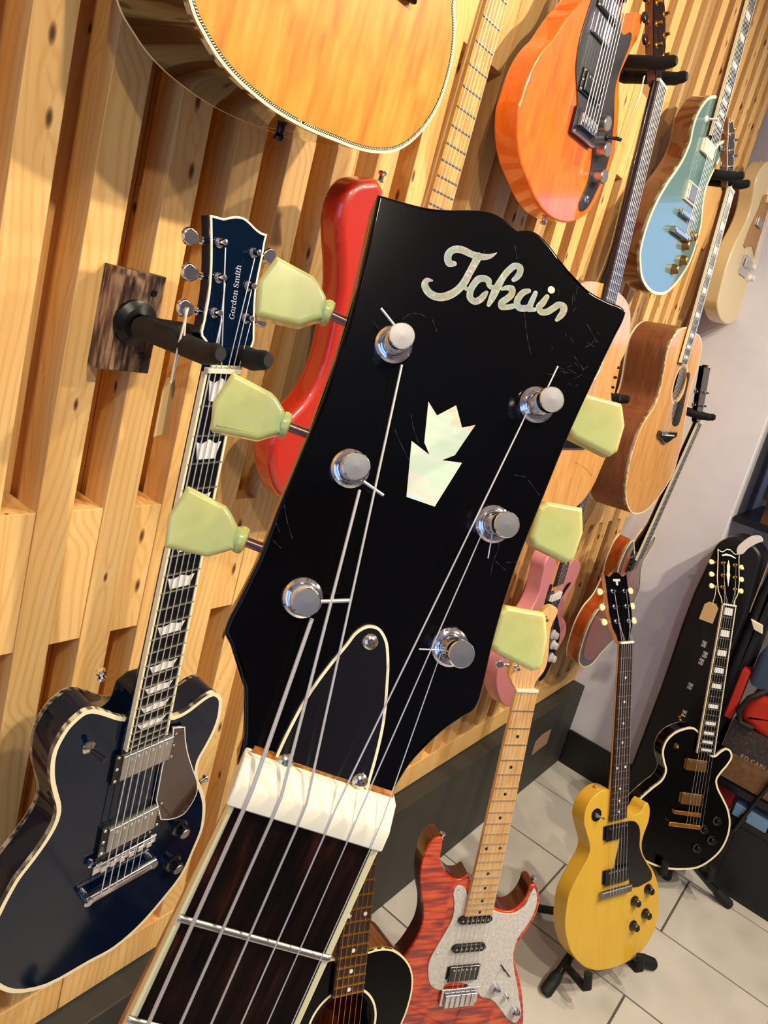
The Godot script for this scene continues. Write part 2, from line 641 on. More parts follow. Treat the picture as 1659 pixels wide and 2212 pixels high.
	var hues := [Color(0.86, 0.93, 0.84), Color(0.90, 0.93, 0.82), Color(0.92, 0.86, 0.74), Color(0.80, 0.92, 0.96), Color(0.95, 0.90, 0.72), Color(0.87, 0.94, 0.86), Color(0.93, 0.87, 0.84), Color(0.86, 0.93, 0.84)]
	for y in 256:
		for x in 256:
			var t := fposmod((x * 0.4 + y) / 256.0 + (pw.get_pixel(x, y).r - 0.5) * 0.5, 1.0) * (hues.size() - 1)
			pearl.set_pixel(x, y, hues[int(t)].lerp(hues[mini(int(t) + 1, hues.size() - 1)], t - floorf(t)))
	var pm := mat("pearl", Color.WHITE, 0.28)
	pm.albedo_texture = ImageTexture.create_from_image(pearl)
	pm.uv1_triplanar = true
	pm.uv1_scale = Vector3(16, 16, 16)
	gloss(pm, 0.6, 0.06)

	# the tulip: the same shell with one rainbow band across it
	var band := Image.create(64, 256, false, Image.FORMAT_RGB8)
	var bw := noise_image(95, 0.03, 64, 256)
	for y in 256:
		for x in 64:
			var q := y / 256.0 + (x - 32) / 64.0 * 0.10 + (bw.get_pixel(x, y).r - 0.5) * 0.05
			var c := Color(0.80, 0.90, 0.76).lerp(Color(0.90, 0.93, 0.84), bw.get_pixel(x, y).r)
			for h in [[0.30, Color(0.95, 0.86, 0.74)], [0.20, Color(0.93, 0.88, 0.82)], [0.38, Color(0.76, 0.92, 0.98)], [0.43, Color(0.88, 0.84, 0.95)], [0.48, Color(0.98, 0.92, 0.66)], [0.53, Color(0.95, 0.80, 0.70)]]:
				c = c.lerp(h[1], 0.9 * exp(-pow((q - h[0]) / 0.035, 2.0)))
			band.set_pixel(x, y, c)
	var bm := mat("pearl_band", Color.WHITE, 0.28)
	bm.albedo_texture = ImageTexture.create_from_image(band)
	bm.uv1_triplanar = true
	bm.uv1_scale = Vector3(32, 32, 32)
	gloss(bm, 0.6, 0.06)
	wood("head_wood", [Color(0.48, 0.28, 0.12), Color(0.66, 0.42, 0.18), Color(0.76, 0.52, 0.25)], 62, 30.0, 0.4, 1.6)
	mat("scratch", Color(0.24, 0.25, 0.25), 0.6)

	gloss(mat("white_pearl", Color(0.88, 0.88, 0.86), 0.25), 0.6, 0.08)
	# odds and ends
	mat("paper_tag", Color(0.72, 0.60, 0.40), 0.8)
	mat("cord", Color(0.86, 0.83, 0.76), 0.8)
	mat("card_brown", Color(0.33, 0.20, 0.11), 0.8)
	speckle("kraft", [Color(0.34, 0.23, 0.14), Color(0.44, 0.31, 0.19), Color(0.52, 0.38, 0.24)], 57, 6.0, 0.8, 0.03)
	speckle("printed_grey", [Color(0.12, 0.10, 0.09), Color(0.22, 0.18, 0.16), Color(0.36, 0.29, 0.25)], 58, 9.0, 0.6, 0.05)
	speckle("red_weave", [Color(0.62, 0.11, 0.04), Color(0.72, 0.15, 0.06), Color(0.78, 0.20, 0.09)], 59, 40.0, 0.8, 0.09)
	mat("navy", Color(0.018, 0.03, 0.065), 0.6)
	mat("case_black", Color(0.015, 0.015, 0.018), 0.42)
	mat("pale_blue", Color(0.42, 0.55, 0.68), 0.5)
	mat("foil_blue", Color(0.22, 0.30, 0.40), 0.25, 0.3)
	mat("crimson", Color(0.50, 0.02, 0.03), 0.5)
	mat("print_tan", Color(0.62, 0.50, 0.40), 0.7)
	mat("thread", Color(0.80, 0.77, 0.66), 0.7)
	mat("silver_ink", Color(0.70, 0.72, 0.76), 0.4)
# ---------------------------------------------------------------- camera, light
func make_camera() -> void:
	cam_ahead = AHEAD.normalized()
	cam_right = (RIGHT - cam_ahead * RIGHT.dot(cam_ahead)).normalized()
	cam_down = cam_ahead.cross(cam_right).normalized()
	var cam := Camera3D.new()
	cam.name = "camera"
	add_child(cam)
	cam.transform = Transform3D(Basis(cam_right, -cam_down, -cam_ahead), EYE)
	cam.projection = Camera3D.PROJECTION_FRUSTUM
	cam.near = 0.02
	cam.far = 60.0
	cam.size = cam.near * 2212.0 / FOCAL
	cam.frustum_offset = Vector2(829.5 - CENTRE.x, CENTRE.y - 1106.0) / FOCAL * cam.near
	cam.current = true

func make_light() -> void:
	var we := WorldEnvironment.new()
	we.name = "environment"
	var e := Environment.new()
	e.background_mode = Environment.BG_COLOR
	e.background_color = Color(0.62, 0.75, 1.0)
	e.background_energy_multiplier = 2.4
	e.tonemap_mode = Environment.TONE_MAPPER_LINEAR
	e.tonemap_exposure = 0.86
	e.sdfgi_enabled = true
	e.ssao_enabled = true
	e.ssil_enabled = true
	we.environment = e
	add_child(we)
	# track spots along the ceiling, aimed at the wall of guitars
	for a in [[Vector3(0.25, 2.74, 0.95), Vector3(-0.1, 0.9, -0.7), 2.8, "beside the shop window"], [Vector3(1.25, 2.74, 0.95), Vector3(0.85, 1.1, -0.7), 3.9, "over the black headstock"], [Vector3(2.2, 2.74, 0.95), Vector3(1.8, 0.7, -0.5), 1.9, "nearest the white pier"], [Vector3(1.7, 2.74, 0.5), Vector3(1.6, 0.0, -0.1), 2.0, "over the floor stands"], [Vector3(-0.75, 2.74, 0.75), Vector3(0.35, 1.3, -0.3), 1.5, "behind the camera"]]:
		spot_lamp(a[0], a[1], a[2], a[3])

func spot_lamp(at: Vector3, aim: Vector3, energy: float, where: String) -> void:
	var d := (aim - at).normalized()
	var t := thing("track_spotlight", "white cylinder spotlight under the ceiling " + where, "lamp", Transform3D(Basis(), at), "ceiling track spotlights")
	var mb := Mb.new()
	mb.lathe(Vector3.ZERO, -d, [Vector2(0.0, 0.11), Vector2(0.034, 0.11), Vector2(0.04, 0.1), Vector2(0.04, 0.0), Vector2(0.036, 0.0), Vector2(0.036, 0.02)], 24)
	part(t, "lamp_head", mb, mats["white_plastic"])
	mb = Mb.new()
	mb.tube(PackedVector3Array([-d * 0.06, Vector3(0, 2.86 - at.y, 0) - d * 0.06]), 0.008)
	part(t, "stem", mb, mats["white_plastic"])
	mb = Mb.new()
	mb.lathe(d * -0.016, d, [Vector2(0.0355, 0.0), Vector2(0.0, 0.002)], 24)
	var glow := mat("lamp_glow", Color(1, 0.95, 0.86), 0.4)
	glow.emission_enabled = true
	glow.emission = Color(1.0, 0.94, 0.84)
	glow.emission_energy_multiplier = 6.0
	part(t, "lens", mb, glow)
	var l := SpotLight3D.new()
	l.name = "beam"
	t.add_child(l)
	l.transform = Transform3D(Basis.looking_at(d, Vector3.RIGHT), d * 0.012)
	l.light_color = Color(1.0, 0.94, 0.84)
	l.light_energy = energy
	l.light_size = 0.035
	l.spot_range = 8.0
	l.spot_attenuation = 2.0
	l.spot_angle = 58.0
	l.spot_angle_attenuation = 0.6
	l.shadow_enabled = true

# ---------------------------------------------------------------- the room
func make_room() -> void:
	var rng := RandomNumberGenerator.new()
	rng.seed = 77
	# slatted wall
	var w := struct("wall_left")
	var period := 0.0838
	var top := 2.86
	var base := 0.322
	var mb := Mb.new()
	mb.box(Vector3.ZERO, Vector3(0.0426, top - base, 0.046), 0.0012)
	var slat := mb.mesh()
	mb = Mb.new()
	mb.box(Vector3.ZERO, Vector3(0.0408, 0.177, 0.064), 0.001)
	var block := mb.mesh()
	for k in range(-20, 29):
		var cx := 0.3665 + k * period
		if cx + 0.0215 > BACK_X:
			continue
		var o := part_mesh(w, "slat", slat, mats["pine_%d" % (rng.randi() % 8)])
		o.position = Vector3(cx, (top + base) / 2, WALL_Z - 0.022)
		for yy in [1.065, 1.975]:
			var gx := cx + period / 2
			if gx + 0.0205 > BACK_X:
				continue
			var b := part_mesh(w, "block", block, mats["pine_%d" % (rng.randi() % 8)])
			b.position = Vector3(gx, yy, WALL_Z - 0.032 - 0.0006)
	# boards behind the slats; one gap at the left is open to the dark
	for k in range(-16, 22):
		var x0 := 0.404 + k * 0.118
		if x0 > BACK_X:
			break
		if x0 > 0.30 and x0 < 0.40:
			continue
		mb = Mb.new()
		mb.box(Vector3.ZERO, Vector3(0.1165, top - base, 0.016), 0.0)
		var o := part(w, "backing_board", mb, mats["pine_%d" % (rng.randi() % 8)])
		o.position = Vector3(minf(x0 + 0.059, BACK_X - 0.06), (top + base) / 2, WALL_Z - 0.044 - 0.034)
	mb = Mb.new()
	mb.box(Vector3(0.5, (top + base) / 2, WALL_Z - 0.21), Vector3(4.4, top - base, 0.04), 0.0)
	part(w, "lining_board", mb, mats["lining_board"])
	for k in 4:
		mb = Mb.new()
		mb.box(Vector3.ZERO, Vector3(1.06, 0.064, 0.046), 0.0012)
		var o := part(w, "base_rail", mb, mats["pine_%d" % (2 * k % 8)])
		o.position = Vector3(-1.0 + 1.062 * k + 0.0, base + 0.032, WALL_Z - 0.021)
	# grey plinth under the slats
	var pl := struct("baseboard_left")
	mb = Mb.new()
	mb.box(Vector3(0.558, base / 2 - 0.002, -0.704 - 0.11), Vector3(4.118, base - 0.004, 0.22), 0.003)
	part(pl, "plinth", mb, mats["plinth"])
	# white end wall: a pier, then a recess
	var wb := struct("wall_back")
	mb = Mb.new()
	mb.box(Vector3(BACK_X + 0.3, 1.43, -0.692), Vector3(0.6, 2.86, 0.504), 0.004)
	part(wb, "pier", mb, mats["plaster"])
	mb = Mb.new()
	mb.box(Vector3(BACK_X + 0.62, 0.70, 1.0), Vector3(0.1, 1.40, 4.2), 0.0)
	mb.box(Vector3(BACK_X + 0.62, 2.58, 1.0), Vector3(0.1, 0.56, 4.2), 0.0)
	mb.box(Vector3(BACK_X + 0.62, 1.85, -0.65), Vector3(0.1, 0.90, 0.9), 0.0)
	mb.box(Vector3(BACK_X + 0.62, 1.85, 1.95), Vector3(0.1, 0.90, 2.3), 0.0)
	part(wb, "wall_panel", mb, mats["recess_paint"])
	var sb := struct("baseboard_back")
	mb = Mb.new()
	mb.box(Vector3(BACK_X - 0.006, 0.068, -0.571), Vector3(0.012, 0.136, 0.262), 0.002)
	part(sb, "skirting_board", mb, mats["skirting_black"])
	mb = Mb.new()
	mb.box(Vector3(BACK_X + 0.28, 0.068, -0.434), Vector3(0.58, 0.136, 0.012), 0.002)
	part(sb, "skirting_board", mb, mats["skirting_black"])
	# floor: grout bed and tiles 0.3 x 0.6, laid in running bond along z
	var fl := struct("floor")
	mb = Mb.new()
	mb.box(Vector3(0.45, -0.053, 1.0), Vector3(5.7, 0.1, 4.2), 0.0)
	part(fl, "grout_bed", mb, mats["grout"])
	var pitch := 0.3005
	mb = Mb.new()
	mb.box(Vector3.ZERO, Vector3(pitch - 0.0055, 0.008, 0.6 - 0.0055), 0.0012)
	var tile := mb.mesh()
	for i in range(-13, 6):
		var tx := 1.5 * pitch - 0.1503 + 1.9515 - 1.5 * pitch + i * pitch + 0.1503
		var shift := -0.146 if posmod(i, 2) == 1 else -0.446
		for j in range(-2, 6):
			var tz := shift + 0.3 + j * 0.6
			if tz < -0.85 or tz > 3.0 or tx > 3.2:
				continue
			var t := part_mesh(fl, "tile", tile, mats["tile_%d" % (rng.randi() % 3)])
			t.position = Vector3(tx, -0.004, tz)
			t.rotation.y = PI * (rng.randi() % 2)
	# the rest of the shop, out of frame
	var ce := struct("ceiling")
	mb = Mb.new()
	mb.box(Vector3(0.45, 2.91, 1.0), Vector3(5.7, 0.1, 4.2), 0.0)
	part(ce, "ceiling_board", mb, mats["ceiling_white"])
	var wr := struct("wall_right")
	mb = Mb.new()
	mb.box(Vector3(0.45, 1.43, 3.05), Vector3(5.7, 2.86, 0.1), 0.0)
	part(wr, "wall_panel", mb, mats["wall_paint"])
	# shop front behind the camera with its window
	var wf := struct("wall_front")
	mb = Mb.new()
	mb.box(Vector3(-2.35, 0.35, 1.0), Vector3(0.1, 0.7, 4.2), 0.0)
	mb.box(Vector3(-2.35, 2.63, 1.0), Vector3(0.1, 0.46, 4.2), 0.0)
	mb.box(Vector3(-2.35, 1.55, -0.8), Vector3(0.1, 1.7, 0.6), 0.0)
	mb.box(Vector3(-2.35, 1.55, 2.55), Vector3(0.1, 1.7, 1.1), 0.0)
	part(wf, "wall_panel", mb, mats["wall_paint"])
	var wl := struct("wall_side")
	mb = Mb.new()
	mb.box(Vector3(-1.98, 1.43, -0.94), Vector3(0.75, 2.86, 0.06), 0.0)
	part(wl, "wall_panel", mb, mats["wall_paint"])
# ---------------------------------------------------------------- the headstock in front of the lens
func px(a: Array, ox := 0.0, oy := 0.0, s := 1.0) -> Array:
	var r := []
	for k in range(0, a.size(), 2):
		r.append(ox + a[k] / s)
		r.append(oy + a[k + 1] / s)
	return r

# strokes of a script word: [x, y, width] triples in a drawing of the given scale
func strokes(mb: Mb, fr: Transform3D, lines: Array, ox: float, oy: float, s: float, mm: float, z0: float, z1: float) -> void:
	for ln in lines:
		var pts := PackedVector2Array()
		var wid := PackedVector2Array()
		for k in range(0, ln.size(), 3):
			pts.append(on(fr, Vector2(ox + ln[k] / s, oy + ln[k + 1] / s)))
			wid.append(Vector2(k, ln[k + 2] * mm))
		var sp := smooth(pts, 5, false)
		var sw := smooth(wid, 5, false)
		for i in sp.size():
			mb.disc(sp[i], sw[i].y / 2, z0, z1, 0.0, 14)
			if i + 1 < sp.size():
				var d := (sp[i + 1] - sp[i]).normalized()
				var o := Vector2(-d.y, d.x)
				mb.slab(PackedVector2Array([sp[i] + o * sw[i].y / 2, sp[i] - o * sw[i].y / 2, sp[i + 1] - o * sw[i + 1].y / 2, sp[i + 1] + o * sw[i + 1].y / 2]), z0, z1)

func make_main_guitar() -> void:
	var u := cam_right * 0.942 + cam_down * 0.335
	var v := cam_right * 0.335 - cam_down * 0.942
	var nrm := (-cam_ahead + u * tan(deg_to_rad(10.0)) + v * tan(deg_to_rad(8.0))).normalized()
	var hy := (v - nrm * v.dot(nrm)).normalized()
	var fh := Transform3D(Basis(hy.cross(nrm), hy, nrm), at_d(Vector2(900, 1100), 0.203))
	# neck: hinged 17 degrees at the nut
	var nc := on(fh, Vector2(660, 1783), 0.0035)
	var a := deg_to_rad(17.0)
	var fn := Transform3D(Basis(fh.basis.x, fh.basis.y * cos(a) + fh.basis.z * sin(a), fh.basis.z * cos(a) - fh.basis.y * sin(a)), fh * Vector3(nc.x, nc.y, 0.0035))
	fn.basis = fn.basis * Basis(Vector3.BACK, -deg_to_rad(2.8))
	var g := thing("electric_guitar", "guitar with glossy black headstock, pearl script and tulip inlay, pale green keystone tuners", "guitar", fn)
	var rel := fn.affine_inverse() * fh
	# headstock
	var hp := outline(fh, [817, 418, 817, 418, 856, 429, 894, 440, 933, 448, 971, 451, 1010, 451, 1048, 453, 1072, 460, 1095, 475, 1112, 491, 1119, 496, 1119, 496, 1145, 495, 1160, 501, 1184, 523, 1214, 562, 1245, 600, 1280, 631, 1319, 651, 1346, 663, 1354, 674, 1352, 682, 1330, 728, 1280, 832, 1222, 960, 1168, 1094, 1118, 1220, 1079, 1343, 1062, 1408, 1046, 1478, 1033, 1521, 1024, 1536, 1000, 1551, 961, 1578, 923, 1613, 888, 1651, 865, 1686, 846, 1721, 842, 1742, 842, 1742, 512, 1655, 512, 1655, 523, 1628, 527, 1594, 529, 1536, 527, 1489, 518, 1443, 496, 1391, 485, 1366, 491, 1345, 518, 1293, 559, 1209, 596, 1109, 633, 1020, 670, 931, 704, 842, 726, 775, 750, 701, 774, 612, 797, 512])
	var hs := smooth(hp, 4)
	var mb := Mb.new()
	mb.xf = rel
	mb.slab(hs, -0.0020, 0.0, 0.0011, 0.0)
	part(g, "headstock_veneer", mb, mats["black_lacquer"])
	mb = Mb.new()
	mb.xf = rel
	mb.slab(hs, -0.0150, -0.0021, 0.0, 0.0012)
	part(g, "headstock", mb, mats["head_wood"], "bare amber wood edge of the headstock")
	# script name in pearl
	mb = Mb.new()
	mb.xf = rel
	var mm := 1.0 / 4.879 / FOCAL * 0.2
	strokes(mb, fh, [
		[395, 292, 56, 345, 288, 84, 326, 235, 84, 348, 172, 80, 410, 140, 80, 490, 152, 84, 570, 190, 80, 650, 215, 76, 720, 222, 68, 780, 212, 48, 842, 178, 8],
		[650, 215, 90, 610, 290, 84, 555, 390, 80, 500, 490, 84, 430, 570, 84, 340, 625, 90, 240, 645, 88, 150, 615, 88, 100, 560, 84, 84, 510, 76, 108, 468, 56, 160, 470, 22],
		[500, 520, 60, 520, 558, 40, 560, 560, 50],
		[720, 448, 74, 660, 452, 78, 600, 512, 74, 563, 590, 74, 562, 650, 76, 610, 690, 74, 670, 668, 74, 712, 622, 66, 735, 595, 40],
		[700, 445, 70, 755, 472, 76, 762, 520, 56, 800, 545, 60, 850, 540, 60],
		[758, 725, 46, 800, 640, 80, 850, 540, 86, 900, 450, 74, 970, 362, 74, 1040, 316, 74, 1088, 332, 74, 1088, 382, 74, 1060, 430, 68, 1022, 462, 52],
		[900, 560, 36, 950, 546, 58, 1002, 560, 80, 1000, 612, 74, 950, 662, 74, 892, 710, 74, 892, 742, 74, 940, 752, 62, 1010, 740, 62],
		[1180, 578, 52, 1130, 592, 70, 1080, 642, 74, 1056, 700, 76, 1072, 750, 76, 1130, 764, 76, 1182, 748, 68, 1212, 690, 64, 1252, 600, 50],
		[1180, 780, 46, 1236, 776, 50],
		[1372, 640, 56, 1330, 700, 74, 1286, 760, 74, 1310, 800, 74, 1370, 800, 74, 1440, 760, 74, 1500, 726, 76, 1548, 748, 84, 1542, 800, 80, 1502, 856, 64, 1476, 884, 44],
	], 900.0, 510.0, 4.879, mm, -0.0004, 0.00016)
	mb.disc(on(fh, Vector2(900 + 1418 / 4.879, 510 + 568 / 4.879)), 43 * mm, -0.0004, 0.00016, 0.0, 20)
	part(g, "script_inlay", mb, mats["pearl"], "mother of pearl script reading Tokai")
	# tulip inlay
	mb = Mb.new()
	mb.xf = rel
	mb.slab(outline(fh, px([480, 1212, 528, 1290, 635, 1233, 668, 1358, 743, 1343, 628, 1512, 556, 1540, 668, 1555, 515, 1800, 357, 1745, 386, 1432, 486, 1510, 457, 1440, 470, 1310], 740, 400, 2.592)), -0.0004, 0.00016)
	part(g, "tulip_inlay", mb, mats["pearl_band"], "pearl tulip inlay with a rainbow band")
	# fine scratches in the lacquer
	mb = Mb.new()
	mb.xf = rel
	for s in [[853, 928, 870, 968, 899, 1020, 912, 1042], [870, 690, 882, 680, 905, 677, 921, 686], [1133, 676, 1136, 705, 1141, 740, 1147, 765], [1112, 530, 1117, 560], [1044, 560, 1047, 540], [934, 690, 944, 716], [1280, 1030, 1262, 1010, 1240, 998], [1068, 1150, 1078, 1180, 1066, 1210, 1060, 1245], [1070, 1212, 1092, 1232], [1094, 1215, 1120, 1213], [888, 895, 893, 925, 905, 958], [1110, 1026, 1135, 1030], [614, 1090, 620, 1125, 632, 1165], [1262, 800, 1240, 770], [1268, 700, 1290, 740], [1140, 1035, 1165, 1070], [596, 1128, 604, 1150], [590, 1168, 608, 1184]]:
		var sp := smooth(outline(fh, s), 4, false)
		var ws := []
		for i in sp.size():
			ws.append(0.00006 + 0.00006 * sin(i * 2.1))
		mb.ribbon(sp, ws, -0.0001, 0.00003)
	var rng := RandomNumberGenerator.new()
	rng.seed = 3
	for k in 45:
		var c := on(fh, Vector2(1255 + rng.randfn() * 38, 780 + rng.randfn() * 75))
		if not Geometry2D.is_point_in_polygon(c + Vector2(0.004, 0), hs):
			continue
		var d := Vector2.from_angle(rng.randf() * PI) * rng.randf_range(0.0004, 0.0016)
		mb.ribbon(PackedVector2Array([c - d, c + d]), [0.00004, 0.00006], -0.0001, 0.00003)
	var sc := part(g, "scratches", mb, mats["scratch"])
	sc.set_meta("kind", "stuff")
	# truss rod cover
	var tp := smooth(outline(fh, [583, 1655, 583, 1655, 614, 1586, 660, 1501, 707, 1435, 745, 1389, 768, 1361, 792, 1349, 815, 1353, 832, 1377, 838, 1420, 836, 1478, 828, 1559, 815, 1620, 799, 1678, 788, 1718, 788, 1718]), 4)
	mb = Mb.new()
	mb.xf = rel
	mb.slab(tp, 0.0, 0.0015, 0.0003, 0.0)
	var cov := part(g, "truss_rod_cover", mb, mats["gloss_black_plastic"])
	mb = Mb.new()
	mb.xf = rel
	rim(mb, tp, 0.00075, 0.0, 0.00175)
	part(cov, "white_edge", mb, mats["cream"], "cream bevelled edge")
	for s in [[799.5, 1386], [616, 1646], [777, 1687]]:
		var c := on3(fh, Vector2(s[0], s[1]), 0.0016)
		mb = Mb.new()
		mb.xf = rel
		mb.lathe(c, Vector3.BACK, [Vector2(0.00225, 0), Vector2(0.0021, 0.0006), Vector2(0.0016, 0.0011), Vector2(0.0009, 0.0014), Vector2(0.0, 0.0015)], 20)
		var sw := part(cov, "screw", mb, mats["nickel"])
		mb = Mb.new()
		mb.xf = rel
		mb.box(c + Vector3(0, 0, 0.0012), Vector3(0.0019, 0.00045, 0.0005))
		mb.box(c + Vector3(0, 0, 0.0012), Vector3(0.00045, 0.0019, 0.0005))
		part(sw, "cross_slot", mb, mats["shaft"])
	# tuners
	var posts := [Vector2(848, 747), Vector2(755, 1013), Vector2(653, 1290), Vector2(1155, 876), Vector2(1062, 1132), Vector2(969, 1396)]
	var buttons := [
		[596, 560, 676, 603, 688, 619, 702, 646, 704, 660, 694, 694, 671, 700, 645, 709, 556, 689, 551, 679, 556, 613],
		[502, 807, 585, 850, 597, 862, 613, 888, 616, 905, 605, 938, 567, 950, 556, 953, 458, 933, 455, 925, 460, 870],
		[407, 1050, 489, 1093, 500, 1109, 513, 1135, 514, 1150, 505, 1186, 470, 1196, 448, 1202, 356, 1181, 358, 1165, 365, 1113],
		[1255, 853, 1332, 874, 1335, 882, 1340, 922, 1324, 978, 1308, 988, 1228, 948, 1215, 930, 1235, 870],
		[1172, 1083, 1249, 1097, 1251, 1150, 1233, 1202, 1228, 1211, 1215, 1215, 1145, 1180, 1135, 1160, 1152, 1095],
		[1085, 1306, 1166, 1320, 1171, 1328, 1175, 1377, 1165, 1430, 1156, 1442, 1141, 1446, 1066, 1408, 1050, 1390, 1070, 1318]]
	var collars := [[Vector2(706, 676), Vector2(742, 693)], [Vector2(614, 918), Vector2(668, 938)], [Vector2(521, 1166), Vector2(568, 1184)]]
	for k in 6:
		var c := on3(fh, posts[k])
		mb = Mb.new()
		mb.xf = rel
		mb.lathe(c, Vector3.BACK, [Vector2(0.0056, 0), Vector2(0.0056, 0.0008), Vector2(0.0053, 0.0017), Vector2(0.0046, 0.0023), Vector2(0.0041, 0.0025), Vector2(0.0038, 0.0022), Vector2(0.0034, 0.0024)], 36)
		var bush := part(g, "tuner", mb, mats["chrome"])
		mb = Mb.new()
		mb.xf = rel
		mb.lathe(c, Vector3.BACK, [Vector2(0.0033, 0.002), Vector2(0.0033, 0.0052), Vector2(0.0027, 0.0062), Vector2(0.0027, 0.0082), Vector2(0.0035, 0.0094), Vector2(0.0036, 0.0118), Vector2(0.0033, 0.0122)], 32)
		part(bush, "post", mb, mats["chrome"])
		mb = Mb.new()
		mb.xf = rel
		mb.lathe(c, Vector3.BACK, [Vector2(0.0034, 0.01215), Vector2(0.0, 0.01225)], 32)
		part(bush, "post_end", mb, mats["worn_steel"], "scuffed flat end of the post")
		mb = Mb.new()
		mb.xf = rel
		mb.slab(outline(fh, buttons[k], -0.0085), -0.0122, -0.0048, 0.0016, 0.0022)
		if k < 3:
			var c0 := on3(fh, collars[k][0], -0.0085)
			var c1 := on3(fh, collars[k][1], -0.0085)
			var ax := (c1 - c0).normalized()
			mb.lathe(c0 - ax * 0.0018, ax, [Vector2(0.0028, -0.001), Vector2(0.0034, 0.0004), Vector2(0.0038, 0.001), Vector2(0.0039, 0.002), Vector2(0.0036, 0.0029), Vector2(0.0026, 0.0033), Vector2(0.0, 0.0033)], 24)
			part(bush, "tuner_button", mb, mats["button"], "pale green keystone tuner button")
			mb = Mb.new()
			mb.xf = rel
			mb.tube(PackedVector3Array([c0, c1 + ax * 0.002]), 0.00145, 16)
			part(bush, "shaft", mb, mats["shaft"])
		else:
			part(bush, "tuner_button", mb, mats["button"], "pale green keystone tuner button")
	# neck and board
	var bl := [on(fn, Vector2(494, 1748)), on(fn, Vector2(265, 2212))]
	var br := [on(fn, Vector2(824, 1823)), on(fn, Vector2(656, 2212))]
	var il := [on(fn, Vector2(503, 1752)), on(fn, Vector2(287, 2212))]
	var ir := [on(fn, Vector2(808, 1822)), on(fn, Vector2(644, 2212))]
	var along := func(e: Array, y: float) -> Vector2:
		var t: float = (y - e[0].y) / (e[1].y - e[0].y)
		return Vector2(lerpf(e[0].x, e[1].x, minf(t, 4.0)), y)
	var y_end := -0.40
	mb = Mb.new()
	mb.slab(PackedVector2Array([along.call(il, 0.0), along.call(ir, 0.0), along.call(ir, y_end), along.call(il, y_end)]), -0.0052, 0.0, 0.0, 0.0)
	part(g, "fretboard", mb, mats["rosewood"])
	for e in [[bl, il], [br, ir]]:
		mb = Mb.new()
		mb.slab(PackedVector2Array([along.call(e[0], 0.0), along.call(e[1], 0.0), along.call(e[1], y_end), along.call(e[0], y_end)]), -0.0054, 0.0001, 0.0003, 0.0)
		part(g, "binding", mb, mats["ivory"], "ivory binding strip")
	var secs := []
	for k in 14:
		var y := lerpf(0.012, y_end, k / 13.0)
		var x0: float = along.call(bl, y).x
		var x1: float = along.call(br, y).x
		var ring := PackedVector3Array()
		for q in 15:
			var t := PI * q / 14.0
			ring.append(Vector3((x0 + x1) / 2 - cos(t) * (x1 - x0) / 2, y, -0.0054 - sin(t) * 0.0155))
		secs.append(ring)
	mb = Mb.new()
	mb.loft(secs)
	part(g, "neck", mb, mats["head_wood"])
	for k in range(1, 17):
		var y := -0.6285 * (1.0 - pow(2.0, -k / 12.0))
		if y < y_end:
			break
		var l: Vector2 = along.call(bl, y)
		var r: Vector2 = along.call(br, y)
		var inn := 0.0006
		mb = Mb.new()
		var sec := []
		for e in [0.0, 0.02, 0.98, 1.0]:
			var c := PackedVector3Array()
			for q in 9:
				var t := PI * q / 8.0
				var hgt := 0.0012 if e > 0.01 and e < 0.99 else 0.0008
				c.append(Vector3(lerpf(l.x + inn, r.x - inn, e), y - cos(t) * 0.00115, sin(t) * hgt))
			sec.append(c)
		mb.loft(sec)
		part(g, "fret", mb, mats["fret_wire"])
	# nut
	var nx0: float = on(fn, Vector2(496, 1715)).x
	var nx1: float = on(fn, Vector2(842, 1792)).x
	mb = Mb.new()
	mb.xf = Transform3D(Basis(Vector3.BACK, Vector3.UP, -Vector3.RIGHT), Vector3.ZERO)
	# profile in (z, y) of the neck frame, pulled along x
	mb.xf = Transform3D(Basis(Vector3(0, 0, 1), Vector3(0, 1, 0), Vector3(-1, 0, 0)), Vector3.ZERO)
	mb.slab(PackedVector2Array([Vector2(-0.0056, 0.0), Vector2(0.0014, 0.0), Vector2(0.0019, 0.0006), Vector2(0.0014, 0.0056), Vector2(0.0008, 0.0064), Vector2(-0.0030, 0.0112), Vector2(-0.0070, 0.0112)]), -nx1, -nx0, 0.0006, 0.0006)
	part(g, "nut", mb, mats["bone"])
	# strings
	var nut_px := [Vector2(525, 1752), Vector2(587, 1770), Vector2(642, 1786), Vector2(704, 1797), Vector2(755, 1807), Vector2(806, 1819)]
	var end_px := [Vector2(320, 2212), Vector2(390, 2212), Vector2(456, 2212), Vector2(521, 2212), Vector2(577, 2212), Vector2(630, 2212)]
	var off_px := [Vector2(674, 1336), Vector2(777, 1058), Vector2(868, 788), Vector2(1142, 884), Vector2(1044, 1146), Vector2(952, 1412)]
	var who := [2, 1, 0, 3, 4, 5]
	var rad := [0.00056, 0.00044, 0.00034, 0.00025, 0.00019, 0.00015]
	var stub := [[Vector2(672, 1300), Vector2(755, 1297)], [Vector2(785, 1040), Vector2(828, 1070)], [Vector2(862, 715), Vector2(823, 666)], [Vector2(1172, 860), Vector2(1205, 791)], [Vector2(1064, 1150), Vector2(1054, 1206)], [Vector2(968, 1405), Vector2(905, 1402)]]
	for k in 6:
		var n3 := on3(fn, nut_px[k], 0.0021)
		var low := on3(fn, end_px[k], 0.0034)
		var far := n3 + (low - n3).normalized() * 0.40
		var ridge := n3 + Vector3((n3 - low).normalized().x * 0.006, 0.0062, -0.0006)
		var top: Vector3 = rel * on3(fh, off_px[k], 0.0072)
		mb = Mb.new()
		mb.tube(PackedVector3Array([far, low, n3, ridge, top]), rad[k], 10)
		var st := part(g, "string", mb, mats["string_wound"] if k < 3 else mats["string_steel"])
		# turns round the post
		var c: Vector3 = rel * on3(fh, posts[who[k]], 0.0)
		var turns := PackedVector3Array()
